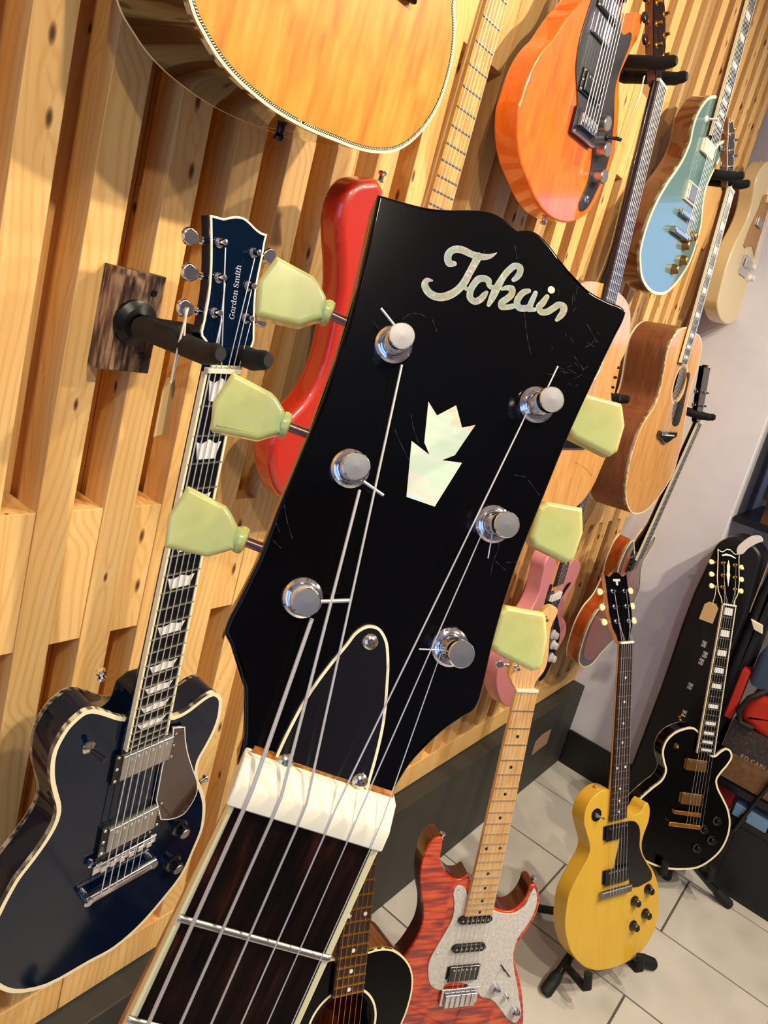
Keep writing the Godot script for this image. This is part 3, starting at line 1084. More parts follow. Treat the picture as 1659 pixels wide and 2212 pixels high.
		var nt := 3.2 if k < 3 else 4.2
		for q in int(nt * 14):
			var t := TAU * q / 14.0
			turns.append(c + rel.basis * Vector3(cos(t) * (0.0027 + rad[k]), sin(t) * (0.0027 + rad[k]), 0.0078 - q / 14.0 * rad[k] * 2.0))
		mb = Mb.new()
		mb.tube(turns, rad[k], 6)
		part(st, "winding", mb, mats["string_wound"] if k < 3 else mats["string_steel"])
		mb = Mb.new()
		mb.tube(PackedVector3Array([rel * on3(fh, stub[k][0], 0.0072), rel * on3(fh, stub[k][1], 0.0068)]), maxf(rad[k], 0.0002), 8)
		part(st, "string_end", mb, mats["string_wound"] if k < 3 else mats["string_steel"])
	# body below the frame, at the end of the neck
	var bp := PackedVector2Array()
	for q in main_body:
		bp.append(q + Vector2(0, -0.80))
	mb = Mb.new()
	mb.slab(bp, -0.058, -0.010, 0.004, 0.004)
	part(g, "body", mb, mats["black_lacquer"])
	mb = Mb.new()
	rim(mb, bp, 0.003, -0.016, -0.0098)
	part(g, "body_binding", mb, mats["ivory"])

var main_body := PackedVector2Array()
# ---------------------------------------------------------------- parts shared by the other guitars
# o: nut, end (y of both), wn, we (widths), z (underside of the board), scale, join (y where the neck enters the body),
#    board, back, inlay kind, frets, bound (binding material or "")
func neck(g: Node3D, o: Dictionary) -> void:
	var yn: float = o.nut
	var ye: float = o.end
	var wn: float = o.wn
	var we: float = o.we
	var z: float = o.z
	var th := 0.006
	var wid := func(y: float) -> float: return lerpf(wn, we, (yn - y) / (yn - ye))
	var mb := Mb.new()
	mb.slab(PackedVector2Array([Vector2(-wn / 2, yn), Vector2(-we / 2, ye), Vector2(we / 2, ye), Vector2(wn / 2, yn)]), z, z + th, 0.0006, 0.0)
	part(g, "fretboard", mb, mats[o.board])
	if o.get("bound", "") != "":
		for s in [-1.0, 1.0]:
			mb = Mb.new()
			mb.slab(PackedVector2Array([Vector2(s * (wn / 2 + 0.0009), yn), Vector2(s * (wn / 2 - 0.0018), yn), Vector2(s * (we / 2 - 0.0018), ye), Vector2(s * (we / 2 + 0.0009), ye)]), z - 0.0004, z + th + 0.0003)
			part(g, "binding", mb, mats[o.bound])
	var secs := []
	var yj: float = o.join
	for k in 10:
		var y := lerpf(yn + 0.004, yj, k / 9.0)
		var w: float = wid.call(y)
		var dep := lerpf(0.0145, 0.018, k / 9.0)
		if k == 9:
			dep = minf(z + 0.030, 0.034)
		elif k == 8:
			dep = minf(z + 0.020, 0.024)
		var ring := PackedVector3Array()
		for q in 11:
			var t := PI * q / 10.0
			ring.append(Vector3(-cos(t) * w / 2, y, z - sin(t) * dep))
		secs.append(ring)
	mb = Mb.new()
	mb.loft(secs)
	part(g, "neck", mb, mats[o.back])
	# frets
	var fr := []
	var fw := 0.0019
	mb = Mb.new()
	mb.box(Vector3.ZERO, Vector3(1.0, fw, 0.0016), 0.0)
	var fm := mb.mesh()
	for k in range(0, 25):
		var y: float = yn - o.scale * (1.0 - pow(2.0, -k / 12.0))
		if y < ye + 0.002:
			break
		fr.append(y)
		if k == 0:
			continue
		var f := part_mesh(g, "fret", fm, mats[o.get("wire", "fret_wire")])
		f.position = Vector3(0, y, z + th + 0.0004)
		f.scale = Vector3(wid.call(y) - 0.001, 1, 1)
	# inlays
	var kind: String = o.inlay
	if kind != "none":
		for k in [1, 3, 5, 7, 9, 12, 15, 17, 19, 21]:
			if k >= fr.size() or (k == 1 and kind == "dot"):
				continue
			var y: float = (fr[k] + fr[k - 1]) / 2
			var h: float = fr[k - 1] - fr[k]
			var w: float = wid.call(y)
			mb = Mb.new()
			var zt := z + th
			if kind == "dot":
				for s in ([-0.27, 0.27] if k == 12 else [0.0]):
					mb.disc(Vector2(s * w, y), 0.0032, zt - 0.0005, zt + 0.0002, 0.0, 14)
			elif kind == "block":
				mb.box(Vector3(0, y, zt), Vector3(w * 0.62, h * 0.62, 0.0005))
			elif kind == "crown":
				var q := PackedVector2Array()
				for c in [[-0.26, -0.36], [0.26, -0.36], [0.36, 0.28], [0.20, 0.20], [0.0, 0.36], [-0.20, 0.20], [-0.36, 0.28]]:
					q.append(Vector2(c[0] * w, y + c[1] * h))
				mb.slab(q, zt - 0.0004, zt + 0.0002)
			else:
				mb.slab(PackedVector2Array([Vector2(-0.36 * w, y + 0.3 * h), Vector2(-0.28 * w, y - 0.3 * h), Vector2(0.28 * w, y - 0.3 * h), Vector2(0.36 * w, y + 0.3 * h)]), zt - 0.0004, zt + 0.0002)
			part(g, "inlay", mb, mats[o.get("shell", "white_pearl")])
	mb = Mb.new()
	mb.box(Vector3(0, yn + 0.0025, z + th - 0.001), Vector3(wn + 0.001, 0.005, 0.007), 0.0008)
	part(g, "nut", mb, mats["bone"])

func strings(g: Node3D, yn: float, zn: float, wn: float, yb: float, zb: float, wb: float, ends := [], mat_name := "string_steel", r := 0.0005, count := 6) -> void:
	for k in count:
		var t := k / (count - 1.0) - 0.5
		var p := PackedVector3Array([Vector3(t * wb, yb, zb), Vector3(t * wn, yn, zn)])
		if k < ends.size():
			p.append(ends[k])
		var mb := Mb.new()
		mb.tube(p, r * lerpf(1.25, 0.7, k / (count - 1.0)), 5, false)
		part(g, "string", mb, mats[mat_name])

# tuner on a headstock frame h (relative to the guitar): post at c, button to the side s
func peg(g: Node3D, h: Transform3D, c: Vector2, s: float, edge: float, metal: String, button: String, size := 1.0, tilt := 0.0) -> void:
	var mb := Mb.new()
	mb.xf = h
	mb.lathe(Vector3(c.x, c.y, 0), Vector3.BACK, [Vector2(0.0058, 0), Vector2(0.0056, 0.0016), Vector2(0.0042, 0.0026), Vector2(0.0032, 0.003), Vector2(0.0032, 0.0105), Vector2(0.0028, 0.0115), Vector2(0.0, 0.0118)], 14)
	var dir := Vector3(s, tilt, 0).normalized()
	var e := Vector3(edge, c.y, -0.010)
	mb.tube(PackedVector3Array([e - dir * 0.006, e + dir * 0.010]), 0.0022, 8)
	mb.lathe(e + dir * 0.002, dir, [Vector2(0.0, -0.004), Vector2(0.0042, -0.004), Vector2(0.0042, 0.001), Vector2(0.0, 0.002)], 10)
	var t := part(g, "tuner", mb, mats[metal])
	mb = Mb.new()
	mb.xf = h * Transform3D(Basis(dir, Vector3.BACK.cross(dir), Vector3.BACK), e + dir * (0.016 * size))
	var p := PackedVector2Array()
	for q in [[-0.008, -0.0035], [-0.003, -0.0075], [0.005, -0.0088], [0.009, -0.006], [0.009, 0.006], [0.005, 0.0088], [-0.003, 0.0075], [-0.008, 0.0035]]:
		p.append(Vector2(q[0], q[1]) * size)
	mb.slab(smooth(p, 3), -0.0032 * size, 0.0032 * size, 0.0022 * size, 0.0022 * size)
	part(t, "tuner_button", mb, mats[button])

func humbucker(g: Node3D, c: Vector2, z: float, w: float, h: float, ring: String, cover: String, poles: bool, turn := 0.0) -> void:
	var t := Transform3D(Basis(Vector3.BACK, turn), Vector3(c.x, c.y, z))
	var mb := Mb.new()
	if ring != "":
		mb.xf = t
		mb.box(Vector3(0, 0, 0.002), Vector3(w, h, 0.007), 0.001)
	else:
		mb.xf = t
		mb.box(Vector3(0, 0, 0.001), Vector3(w * 0.9, h * 0.7, 0.004), 0.0005)
	var p := part(g, "pickup", mb, mats[ring if ring != "" else cover])
	mb = Mb.new()
	mb.xf = t
	mb.box(Vector3(0, 0, 0.0055), Vector3(w * 0.79, h * 0.82, 0.007), 0.0022)
	part(p, "pickup_cover", mb, mats[cover])
	if poles:
		mb = Mb.new()
		mb.xf = t
		for k in 6:
			mb.disc(Vector2((k / 5.0 - 0.5) * 0.050 * (w / 0.089), h * 0.26), 0.0022, 0.0, 0.0096, 0.0004, 10)
		part(p, "pole_pieces", mb, mats["chrome"])
	if ring != "":
		mb = Mb.new()
		mb.xf = t
		for sx in [-1, 1]:
			for sy in [-1, 0, 1]:
				mb.lathe(Vector3(sx * w * 0.45, sy * h * 0.40, 0.0055), Vector3.BACK, [Vector2(0.0024, 0), Vector2(0.0018, 0.001), Vector2(0.0, 0.0014)], 10)
		part(p, "screws", mb, mats["nickel"])

func knob(g: Node3D, c: Vector2, z: float, style: String, r := 0.0115) -> void:
	var mb := Mb.new()
	var at := Vector3(c.x, c.y, z)
	if style == "barrel":
		mb.lathe(at, Vector3.BACK, [Vector2(r, 0), Vector2(r, 0.004), Vector2(r, 0.018), Vector2(r * 0.9, 0.020), Vector2(0, 0.020)], 20)
		part(g, "knob", mb, mats["brushed"])
	elif style == "white":
		mb.lathe(at, Vector3.BACK, [Vector2(r, 0), Vector2(r, 0.003), Vector2(r * 0.75, 0.006), Vector2(r * 0.68, 0.015), Vector2(r * 0.6, 0.016), Vector2(0, 0.016)], 20)
		part(g, "knob", mb, mats["white_plastic"])
	elif style == "gold":
		mb.lathe(at, Vector3.BACK, [Vector2(r, 0), Vector2(r * 0.9, 0.006), Vector2(r * 0.78, 0.014), Vector2(r * 0.6, 0.016), Vector2(0, 0.0165)], 20)
		part(g, "knob", mb, mats["old_gold"])
	else:
		mb.lathe(at, Vector3.BACK, [Vector2(r * 1.15, 0), Vector2(r * 1.12, 0.003), Vector2(r * 0.82, 0.005), Vector2(r * 0.74, 0.015), Vector2(r * 0.66, 0.016)], 22)
		var k := part(g, "knob", mb, mats["gloss_black_plastic"])
		mb = Mb.new()
		mb.lathe(at + Vector3(0, 0, 0.0155), Vector3.BACK, [Vector2(r * 0.68, 0), Vector2(r * 0.62, 0.001), Vector2(0, 0.001)], 20)
		part(k, "knob_cap", mb, mats["brushed"] if style == "capped" else mats["black_plastic"])

func strap_button(g: Node3D, at: Vector3, dir: Vector3, m := "chrome") -> void:
	var mb := Mb.new()
	mb.lathe(at, dir, [Vector2(0.005, 0), Vector2(0.0035, 0.002), Vector2(0.0032, 0.007), Vector2(0.0058, 0.010), Vector2(0.0058, 0.012), Vector2(0.003, 0.0135), Vector2(0, 0.0135)], 16)
	part(g, "strap_button", mb, mats[m])

func bar_bridge(g: Node3D, c: Vector2, z: float, w: float, m: String, saddles := true) -> void:
	var mb := Mb.new()
	for s in [-1, 1]:
		mb.lathe(Vector3(c.x + s * w * 0.44, c.y, z), Vector3.BACK, [Vector2(0.0055, 0), Vector2(0.0055, 0.002), Vector2(0.003, 0.0025), Vector2(0.003, 0.008)], 14)
	mb.box(Vector3(c.x, c.y, z + 0.010), Vector3(w, 0.012, 0.007), 0.002)
	var p := part(g, "bridge", mb, mats[m])
	if saddles:
		mb = Mb.new()
		for k in 6:
			mb.box(Vector3(c.x + (k / 5.0 - 0.5) * w * 0.72, c.y + 0.001 * sin(k * 2.0), z + 0.0145), Vector3(w * 0.085, 0.008, 0.005), 0.001)
		part(p, "saddles", mb, mats[m])

func stop_tail(g: Node3D, c: Vector2, z: float, w: float, m: String) -> void:
	var mb := Mb.new()
	for s in [-1, 1]:
		mb.lathe(Vector3(c.x + s * w * 0.46, c.y, z), Vector3.BACK, [Vector2(0.007, 0), Vector2(0.007, 0.004), Vector2(0.0065, 0.014), Vector2(0.005, 0.0155), Vector2(0, 0.0155)], 16)
	mb.box(Vector3(c.x, c.y, z + 0.009), Vector3(w, 0.014, 0.011), 0.004)
	part(g, "tailpiece", mb, mats[m])

# black yoke that carries a guitar by its headstock, screwed to the slats through a wooden block
func hanger(label: String, nut: Vector3, block: String, half := 0.034, drop := 0.0, aside := 0.0) -> void:
	var at := Transform3D(Basis(), Vector3(nut.x, nut.y + 0.012, WALL_Z))
	var h := thing("wall_hanger", label, "hanger", at, "guitar hangers on the slat wall")
	var reach: float = nut.z - WALL_Z
	var mb := Mb.new()
	mb.box(Vector3(aside, drop, 0.014), Vector3(0.062, 0.112, 0.026), 0.0015)
	var b := part(h, "mounting_block", mb, mats[block])
	for s in [-1, 1]:
		mb = Mb.new()
		mb.disc(Vector2(aside + 0.018, drop + s * 0.036), 0.0045, 0.026, 0.0278, 0.001, 12)
		part(b, "screw", mb, mats["black_metal"])
	mb = Mb.new()
	mb.lathe(Vector3(aside, 0.0, 0.027), Vector3.BACK, [Vector2(0.026, 0), Vector2(0.026, 0.006), Vector2(0.018, 0.010), Vector2(0.012, 0.012)], 18)
	mb.tube(PackedVector3Array([Vector3(aside, 0, 0.03), Vector3(aside * 0.5, 0, 0.046), Vector3(0, 0, 0.050)]), 0.012, 12)
	part(h, "arm", mb, mats["black_plastic"])
	var tip: float = maxf(reach + 0.034, 0.10)
	for s in [-1.0, 1.0]:
		mb = Mb.new()
		mb.tube(PackedVector3Array([Vector3(0, 0, 0.050), Vector3(s * half * 0.7, 0, 0.050), Vector3(s * half, 0, 0.060), Vector3(s * half, 0, 0.075), Vector3(s * half, -0.001, tip - 0.02), Vector3(s * half, 0.003, tip - 0.006), Vector3(s * half, 0.004, tip)]), [0.012, 0.0125, 0.013, 0.0125, 0.0115, 0.0105, 0.007], 14)
		part(h, "prong", mb, mats["rubber"])

func price_tag(label: String, top: Vector3, bottom: Vector3, w: float, h: float, turn: float) -> void:
	var t := thing("price_tag", label, "tag", Transform3D(Basis(), bottom))
	var mb := Mb.new()
	var rel := top - bottom
	mb.tube(PackedVector3Array([rel, rel * 0.55 + Vector3(0.004, 0, 0.002), Vector3(0, -0.006, 0)]), 0.0011, 6)
	mb.tube(PackedVector3Array([rel + Vector3(0.002, 0.002, 0.0), rel * 0.5 + Vector3(-0.002, 0, 0.003), Vector3(0, -0.006, 0.0005)]), 0.0011, 6)
	part(t, "cord", mb, mats["cord"])
	mb = Mb.new()
	mb.xf = Transform3D(Basis(Vector3.UP, turn), Vector3.ZERO)
	mb.slab(PackedVector2Array([Vector2(-w * 0.25, 0), Vector2(w * 0.25, 0), Vector2(w / 2, -0.012), Vector2(w / 2, -h), Vector2(-w / 2, -h), Vector2(-w / 2, -0.012)]), -0.0003, 0.0003)
	part(t, "card", mb, mats["paper_tag"])

# hollow body: sides and back as a shell, the top with a real sound hole
func hollow(g: Node3D, poly: PackedVector2Array, depth: float, top: String, side: String, bind: String, hole: Vector2, hr: float) -> void:
	var mb := Mb.new()
	mb.slab(poly, -depth, -0.003, 0.0, 0.004, hr <= 0.0, true)
	part(g, "body", mb, mats[side])
	mb = Mb.new()
	if hr <= 0.0:
		mb.slab(poly, -0.003, 0.0, 0.001, 0.0)
	else:
		# two halves that meet on the centre line, each with half of the hole cut out
		for s in [-1.0, 1.0]:
			var clip := PackedVector2Array([Vector2(hole.x, -2), Vector2(hole.x + s * 2, -2), Vector2(hole.x + s * 2, 2), Vector2(hole.x, 2)])
			for q in Geometry2D.intersect_polygons(poly, clip):
				var circ := PackedVector2Array()
				for k in 40:
					circ.append(hole + Vector2(cos(TAU * k / 40), sin(TAU * k / 40)) * hr)
				for c in Geometry2D.clip_polygons(q, circ):
					mb.slab(c, -0.003, 0.0, 0.0, 0.0)
	var t := part(g, "soundboard", mb, mats[top])
	if hr > 0.0:
		mb = Mb.new()
		var ring := PackedVector2Array()
		for k in 48:
			ring.append(hole + Vector2(cos(TAU * k / 48), sin(TAU * k / 48)) * (hr + 0.010))
		rim(mb, ring, 0.0035, -0.001, 0.0003)
		part(t, "rosette", mb, mats["cream"])
	if bind != "":
		mb = Mb.new()
		rim(mb, poly, 0.0028, -0.0075, 0.0003)
		part(g, "binding", mb, mats[bind])
		mb = Mb.new()
		rim(mb, poly, 0.0028, -depth - 0.0002, -depth + 0.006)
		part(g, "back_binding", mb, mats[bind])
# ---------------------------------------------------------------- guitars hung on the slats
func head_frame(yn: float, z: float, deg: float) -> Transform3D:
	return Transform3D(Basis(Vector3.RIGHT, -deg_to_rad(deg)), Vector3(0, yn + 0.004, z))

func local_poly(flat: Array, s := 0.001, mirror := false) -> PackedVector2Array:
	var r := PackedVector2Array()
	for k in range(0, flat.size(), 2):
		r.append(Vector2(flat[k], flat[k + 1]) * s)
	if mirror:
		for k in range(flat.size() - 2, -1, -2):
			if absf(flat[k]) > 0.5:
				r.append(Vector2(-flat[k], flat[k + 1]) * s)
	return r

const OPEN_BOOK := [21, 0, 22, 10, 33, 34, 34, 38, 36, 140, 37, 164, 37, 164, 22, 158, 10, 166, 3, 170, 0, 168]
const SQUARE := [21, 0, 22, 10, 31, 26, 33, 34, 36, 150, 36, 170, 36, 170, 16, 172, 0, 176]
const ROUNDED := [21, 0, 23, 12, 31, 28, 34, 60, 36, 120, 30, 158, 16, 176, 0, 180]

func simple_head(g: Node3D, h: Transform3D, poly: PackedVector2Array, thick: float, face: String, core: String, rows: Array, metal: String, button: String, size := 1.0, rimmed := "") -> void:
	var mb := Mb.new()
	mb.xf = h
	mb.slab(poly, -thick, -0.0015, 0.0, 0.001)
	part(g, "headstock", mb, mats[core])
	mb = Mb.new()
	mb.xf = h
	mb.slab(poly, -0.0015, 0.0, 0.0006, 0.0)
	part(g, "headstock_face", mb, mats[face])
	if rimmed != "":
		mb = Mb.new()
		mb.xf = h
		rim(mb, poly, 0.0022, -0.003, 0.0003)
		part(g, "headstock_binding", mb, mats[rimmed])
	for r in rows:
		peg(g, h, Vector2(r[0], r[1]), r[2], r[3], metal, button, size)

func make_blue() -> void:
	var f := frame_of(at_z(Vector2(228, 2068), -0.64), at_z(Vector2(489, 800), -0.60))
	f.origin += f.basis.x * -0.014
	var g := thing("electric_guitar", "ink blue single cutaway guitar with double cream binding and red tortoiseshell pickguard", "guitar", f, "guitars hung on the slat wall")
	var body := smooth(outline(f, [295, 1541, 295, 1541, 288, 1546, 278, 1549, 262, 1548, 240, 1541, 217, 1534, 199, 1532, 181, 1538, 163, 1552, 145, 1570, 130, 1592, 117, 1617, 110, 1642, 108, 1666, 109, 1689, 116, 1720, 122, 1744, 122, 1758, 116, 1780, 100, 1810, 68, 1856, 35, 1899, 14, 1935, 0, 1962, -25, 2020, -35, 2070, -25, 2115, 0, 2137, 27, 2145, 95, 2133, 190, 2081, 244, 2051, 298, 2005, 353, 1943, 393, 1891, 420, 1834, 438, 1789, 443, 1756, 443, 1729, 438, 1708, 426, 1668, 427, 1657, 432, 1639, 447, 1612, 463, 1581, 474, 1552, 479, 1521, 479, 1509, 474, 1500, 463, 1496, 447, 1503, 429, 1516, 411, 1530, 393, 1541, 378, 1547, 378, 1547]), 3)
	var mb := Mb.new()
	mb.slab(body, -0.046, 0.0, 0.0, 0.0)
	part(g, "body", mb, mats["ink_blue"])
	mb = Mb.new()
	rim(mb, body, 0.0052, -0.0062, 0.0004)
	part(g, "binding", mb, mats["cream"])
	mb = Mb.new()
	rim(mb, body, 0.003, -0.0464, -0.0405)
	part(g, "back_binding", mb, mats["cream"])
	var yn := 0.838
	neck(g, {nut = yn, end = 0.372, wn = 0.043, we = 0.056, z = 0.006, scale = 0.628, join = 0.385, board = "ebony", back = "ink_blue", inlay = "crown", bound = "cream"})
	# heel block between neck and body
	mb = Mb.new()
	mb.slab(smooth(local_poly([-28, 330, -28, 330, -30, 400, -27, 424, -24, 440, 24, 440, 27, 424, 30, 395, 28, 330, 28, 330]), 3), -0.040, 0.005, 0.002, 0.006)
	part(g, "neck_heel", mb, mats["ink_blue"])
	humbucker(g, on(f, Vector2(317, 1636), 0.006), 0.0, 0.089, 0.044, "black_plastic", "brushed", true)
	humbucker(g, on(f, Vector2(286, 1789), 0.006), 0.0, 0.089, 0.044, "black_plastic", "brushed", true)
	bar_bridge(g, on(f, Vector2(269, 1843), 0.010), 0.0, 0.090, "chrome")
	stop_tail(g, on(f, Vector2(262, 1903), 0.010), 0.0, 0.102, "chrome")
	knob(g, on(f, Vector2(386, 1786)), 0.0, "capped", 0.011)
	knob(g, on(f, Vector2(372, 1862)), 0.0, "capped", 0.011)
	# toggle switch
	var tc := on(f, Vector2(191, 1614))
	mb = Mb.new()
	mb.lathe(Vector3(tc.x, tc.y, 0), Vector3.BACK, [Vector2(0.0085, 0), Vector2(0.008, 0.002), Vector2(0.005, 0.004), Vector2(0.0032, 0.005), Vector2(0.0, 0.006)], 16)
	var sw := part(g, "selector_switch", mb, mats["nickel"])
	mb = Mb.new()
	mb.tube(PackedVector3Array([Vector3(tc.x, tc.y, 0.004), Vector3(tc.x + 0.006, tc.y - 0.004, 0.018), Vector3(tc.x + 0.008, tc.y - 0.005, 0.023)]), [0.0018, 0.003, 0.0034], 10)
	part(sw, "switch_tip", mb, mats["black_plastic"])
	# pickguard
	var pg := smooth(outline(f, [374, 1572, 374, 1572, 400, 1570, 400, 1570, 401, 1594, 405, 1621, 418, 1664, 427, 1693, 425, 1715, 414, 1737, 398, 1758, 375, 1769, 347, 1771, 347, 1771, 337, 1729, 337, 1729, 351, 1652, 351, 1652, 372, 1603, 372, 1603], 0.006), 3)
	mb = Mb.new()
	mb.slab(pg, 0.003, 0.006, 0.0005, 0.0)
	var gd := part(g, "pickguard", mb, mats["tortoise"], "red tortoiseshell pickguard")
	mb = Mb.new()
	rim(mb, pg, 0.0013, 0.003, 0.0061)
	part(gd, "white_edge", mb, mats["white_plastic"])
	var tail := on(f, Vector2(262, 1903), 0.012)
	var ends := []
	# headstock
	var h := head_frame(yn, 0.004, 14.0)
	var fh := f * h
	var hp := smooth(outline(fh, [454, 464, 454, 464, 470, 468, 482, 471, 497, 468, 512, 467, 526, 470, 539, 480, 554, 495, 566, 503, 577, 506, 577, 506, 573, 520, 567, 554, 559, 592, 553, 626, 550, 668, 549, 718, 548, 739, 542, 753, 535, 768, 522, 795, 522, 795, 455, 793, 455, 793, 447, 752, 444, 738, 435, 726, 440, 692, 450, 634, 454, 584, 455, 517]), 3)
	mb = Mb.new()
	mb.xf = h
	mb.slab(hp, -0.015, 0.0, 0.0006, 0.001)
	part(g, "headstock", mb, mats["ink_blue"])
	mb = Mb.new()
	mb.xf = h
	rim(mb, hp, 0.0022, -0.0022, 0.0004)
	part(g, "headstock_binding", mb, mats["cream"])
	for q in [[478, 524, -1, 437, 505], [476, 600, -1, 437, 583], [467, 676, -1, 434, 655], [551, 546, 1, 575, 556], [540, 618, 1, 565, 625], [535, 688, 1, 552, 695]]:
		var c := on(fh, Vector2(q[0], q[1]), 0.004)
		var lim := 0.0
		for pnt in hp:
			if absf(pnt.y - c.y) < 0.006:
				lim = minf(lim, pnt.x) if q[2] < 0 else maxf(lim, pnt.x)
		peg(g, h, c, q[2], lim, "chrome", "chrome", 1.0, 0.1)
	for k in 6:
		var q: Array = [[487, 535], [486, 612], [479, 690], [550, 558], [543, 627], [541, 698]][[2, 1, 0, 3, 4, 5][k]]
		ends.append(h * on3(fh, Vector2(q[0], q[1]), 0.008))
	strings(g, yn, 0.0135, 0.036, tail.y, 0.014, 0.052, ends, "string_steel", 0.0007)
	var bx := tail.x
	# script on the headstock, running up it
	var tm := TextMesh.new()
	tm.text = "Gordon Smith"
	var fo := SystemFont.new()
	fo.font_names = PackedStringArray(["Droid Serif"])
	fo.font_italic = true
	tm.font = fo
	tm.font_size = 32
	tm.pixel_size = 0.00027
	tm.depth = 0.0003
	var t := part_mesh(g, "headstock_script", tm, mats["silver_ink"], "small silver script reading Gordon Smith")
	var a := on(fh, Vector2(500, 690))
	var b := on(fh, Vector2(516, 572))
	var dir := (b - a).normalized()
	t.transform = h * Transform3D(Basis(Vector3(dir.x, dir.y, 0), Vector3(-dir.y, dir.x, 0), Vector3.BACK), Vector3((a.x + b.x) / 2, (a.y + b.y) / 2, 0.0002))
	strap_button(g, Vector3(-0.055, 0.462, -0.022), Vector3(-0.3, 1, 0))
	var sb := on(f, Vector2(428, 1688), -0.010)
	strap_button(g, Vector3(sb.x, sb.y, -0.008), Vector3(1, 0.2, 0))
	hanger("black rubber yoke on striped wood block holding the ink blue guitar", f * Vector3(0, yn + 0.008, 0.006), "dark_block", 0.032, 0.0, -0.022)
	price_tag("brown card price tag on white cord at the ink blue headstock", at_z(Vector2(402, 668), -0.612), at_z(Vector2(370, 815), -0.618), 0.028, 0.062, 0.5)

func make_orange() -> void:
	var f := hung(Vector2(1268, 280), -0.628, Vector2(1338, 0), 0.012, 0.155, -2.0)
	var g := thing("electric_guitar", "bright orange double cutaway guitar with smoked grey pickguard and chrome knobs", "guitar", f, "guitars hung on the slat wall")
	var body := smooth(outline(f, [1275, -30, 1259, 0, 1234, 25, 1211, 58, 1196, 81, 1176, 102, 1157, 131, 1140, 170, 1128, 208, 1121, 231, 1118, 260, 1117, 279, 1119, 313, 1126, 352, 1140, 390, 1157, 429, 1173, 454, 1190, 469, 1211, 479, 1232, 481, 1254, 473, 1273, 458, 1288, 435, 1302, 404, 1315, 371, 1327, 333, 1333, 298, 1336, 269, 1338, 240, 1339, 231, 1338, 193, 1340, 164, 1350, 139, 1365, 108, 1381, 77, 1388, 48, 1389, 33, 1385, 29, 1350, 29, 1350, 29, 1340, 20, 1326, 8, 1318, -14, 1314, -44, 1308, -66, 1296, -70, 1284, -52]), 3)
	var mb := Mb.new()
	mb.slab(body, -0.044, 0.0, 0.004, 0.006)
	part(g, "body", mb, mats["orange_ash"])
	var pg := smooth(outline(f, [1290, -25, 1279, 0, 1267, 38, 1255, 77, 1248, 116, 1245, 147, 1247, 189, 1250, 240, 1266, 270, 1280, 285, 1282, 304, 1281, 331, 1277, 365, 1269, 398, 1259, 423, 1252, 442, 1253, 454, 1261, 456, 1273, 444, 1284, 423, 1298, 394, 1311, 360, 1319, 327, 1323, 298, 1327, 259, 1328, 212, 1331, 183, 1337, 160, 1350, 125, 1360, 100, 1365, 77, 1365, 73, 1348, 75, 1342, 69, 1342, 40, 1332, 0, 1320, -30], 0.002), 3)
	mb = Mb.new()
	mb.slab(pg, 0.0, 0.002, 0.0004, 0.0)
	part(g, "pickguard", mb, mats["smoked_sheen_guard"], "smoked grey pickguard with a reflection in its colour")
	neck(g, {nut = 0.79, end = 0.37, wn = 0.042, we = 0.056, z = 0.005, scale = 0.635, join = 0.345, board = "rosewood", back = "mahogany", inlay = "dot"})
	humbucker(g, on(f, Vector2(1303, 66), 0.006), 0.0, 0.080, 0.038, "", "chrome", false)
	humbucker(g, on(f, Vector2(1318, 14), 0.006), 0.0, 0.076, 0.030, "black_plastic", "chrome", false)
	humbucker(g, on(f, Vector2(1280, 190), 0.006), 0.0, 0.080, 0.036, "black_plastic", "black_plastic", true)
	var c := on(f, Vector2(1266, 276), 0.008)
	mb = Mb.new()
	mb.box(Vector3(c.x, c.y, 0.004), Vector3(0.086, 0.042, 0.006), 0.001)
	var br := part(g, "bridge", mb, mats["black_metal"])
	mb = Mb.new()
	for k in 6:
		mb.box(Vector3(c.x + (k - 2.5) * 0.0108, c.y + 0.004, 0.011), Vector3(0.0085, 0.020, 0.008), 0.001)
	mb.box(Vector3(c.x, c.y - 0.018, 0.0085), Vector3(0.080, 0.005, 0.006), 0.001)
	part(br, "saddles", mb, mats["chrome"])
	for q in [[1301, 267], [1301, 323], [1294, 381]]:
		knob(g, on(f, Vector2(q[0], q[1]), 0.010), 0.002, "barrel", 0.013)
	var s := on(f, Vector2(1312, 297), 0.004)
	mb = Mb.new()
	mb.lathe(Vector3(s.x, s.y, 0.002), Vector3.BACK, [Vector2(0.006, 0), Vector2(0.005, 0.003), Vector2(0.0, 0.004)], 12)
	mb.tube(PackedVector3Array([Vector3(s.x, s.y, 0.004), Vector3(s.x + 0.008, s.y + 0.001, 0.018), Vector3(s.x + 0.013, s.y, 0.026)]), [0.0018, 0.0035, 0.003], 10)
	part(g, "selector_switch", mb, mats["black_plastic"])
	var j := on(f, Vector2(1267, 431), 0.002)
	mb = Mb.new()
	mb.lathe(Vector3(j.x, j.y, 0.002), Vector3.BACK, [Vector2(0.008, 0), Vector2(0.007, 0.003), Vector2(0.0045, 0.004), Vector2(0.0042, 0.001), Vector2(0, 0.001)], 16)
	part(g, "jack_socket", mb, mats["chrome"])
	strings(g, 0.79, 0.012, 0.036, c.y, 0.016, 0.054, [], "string_steel", 0.0007)
	strap_button(g, Vector3(-0.01, 0.004, -0.022), Vector3(0, -1, 0))

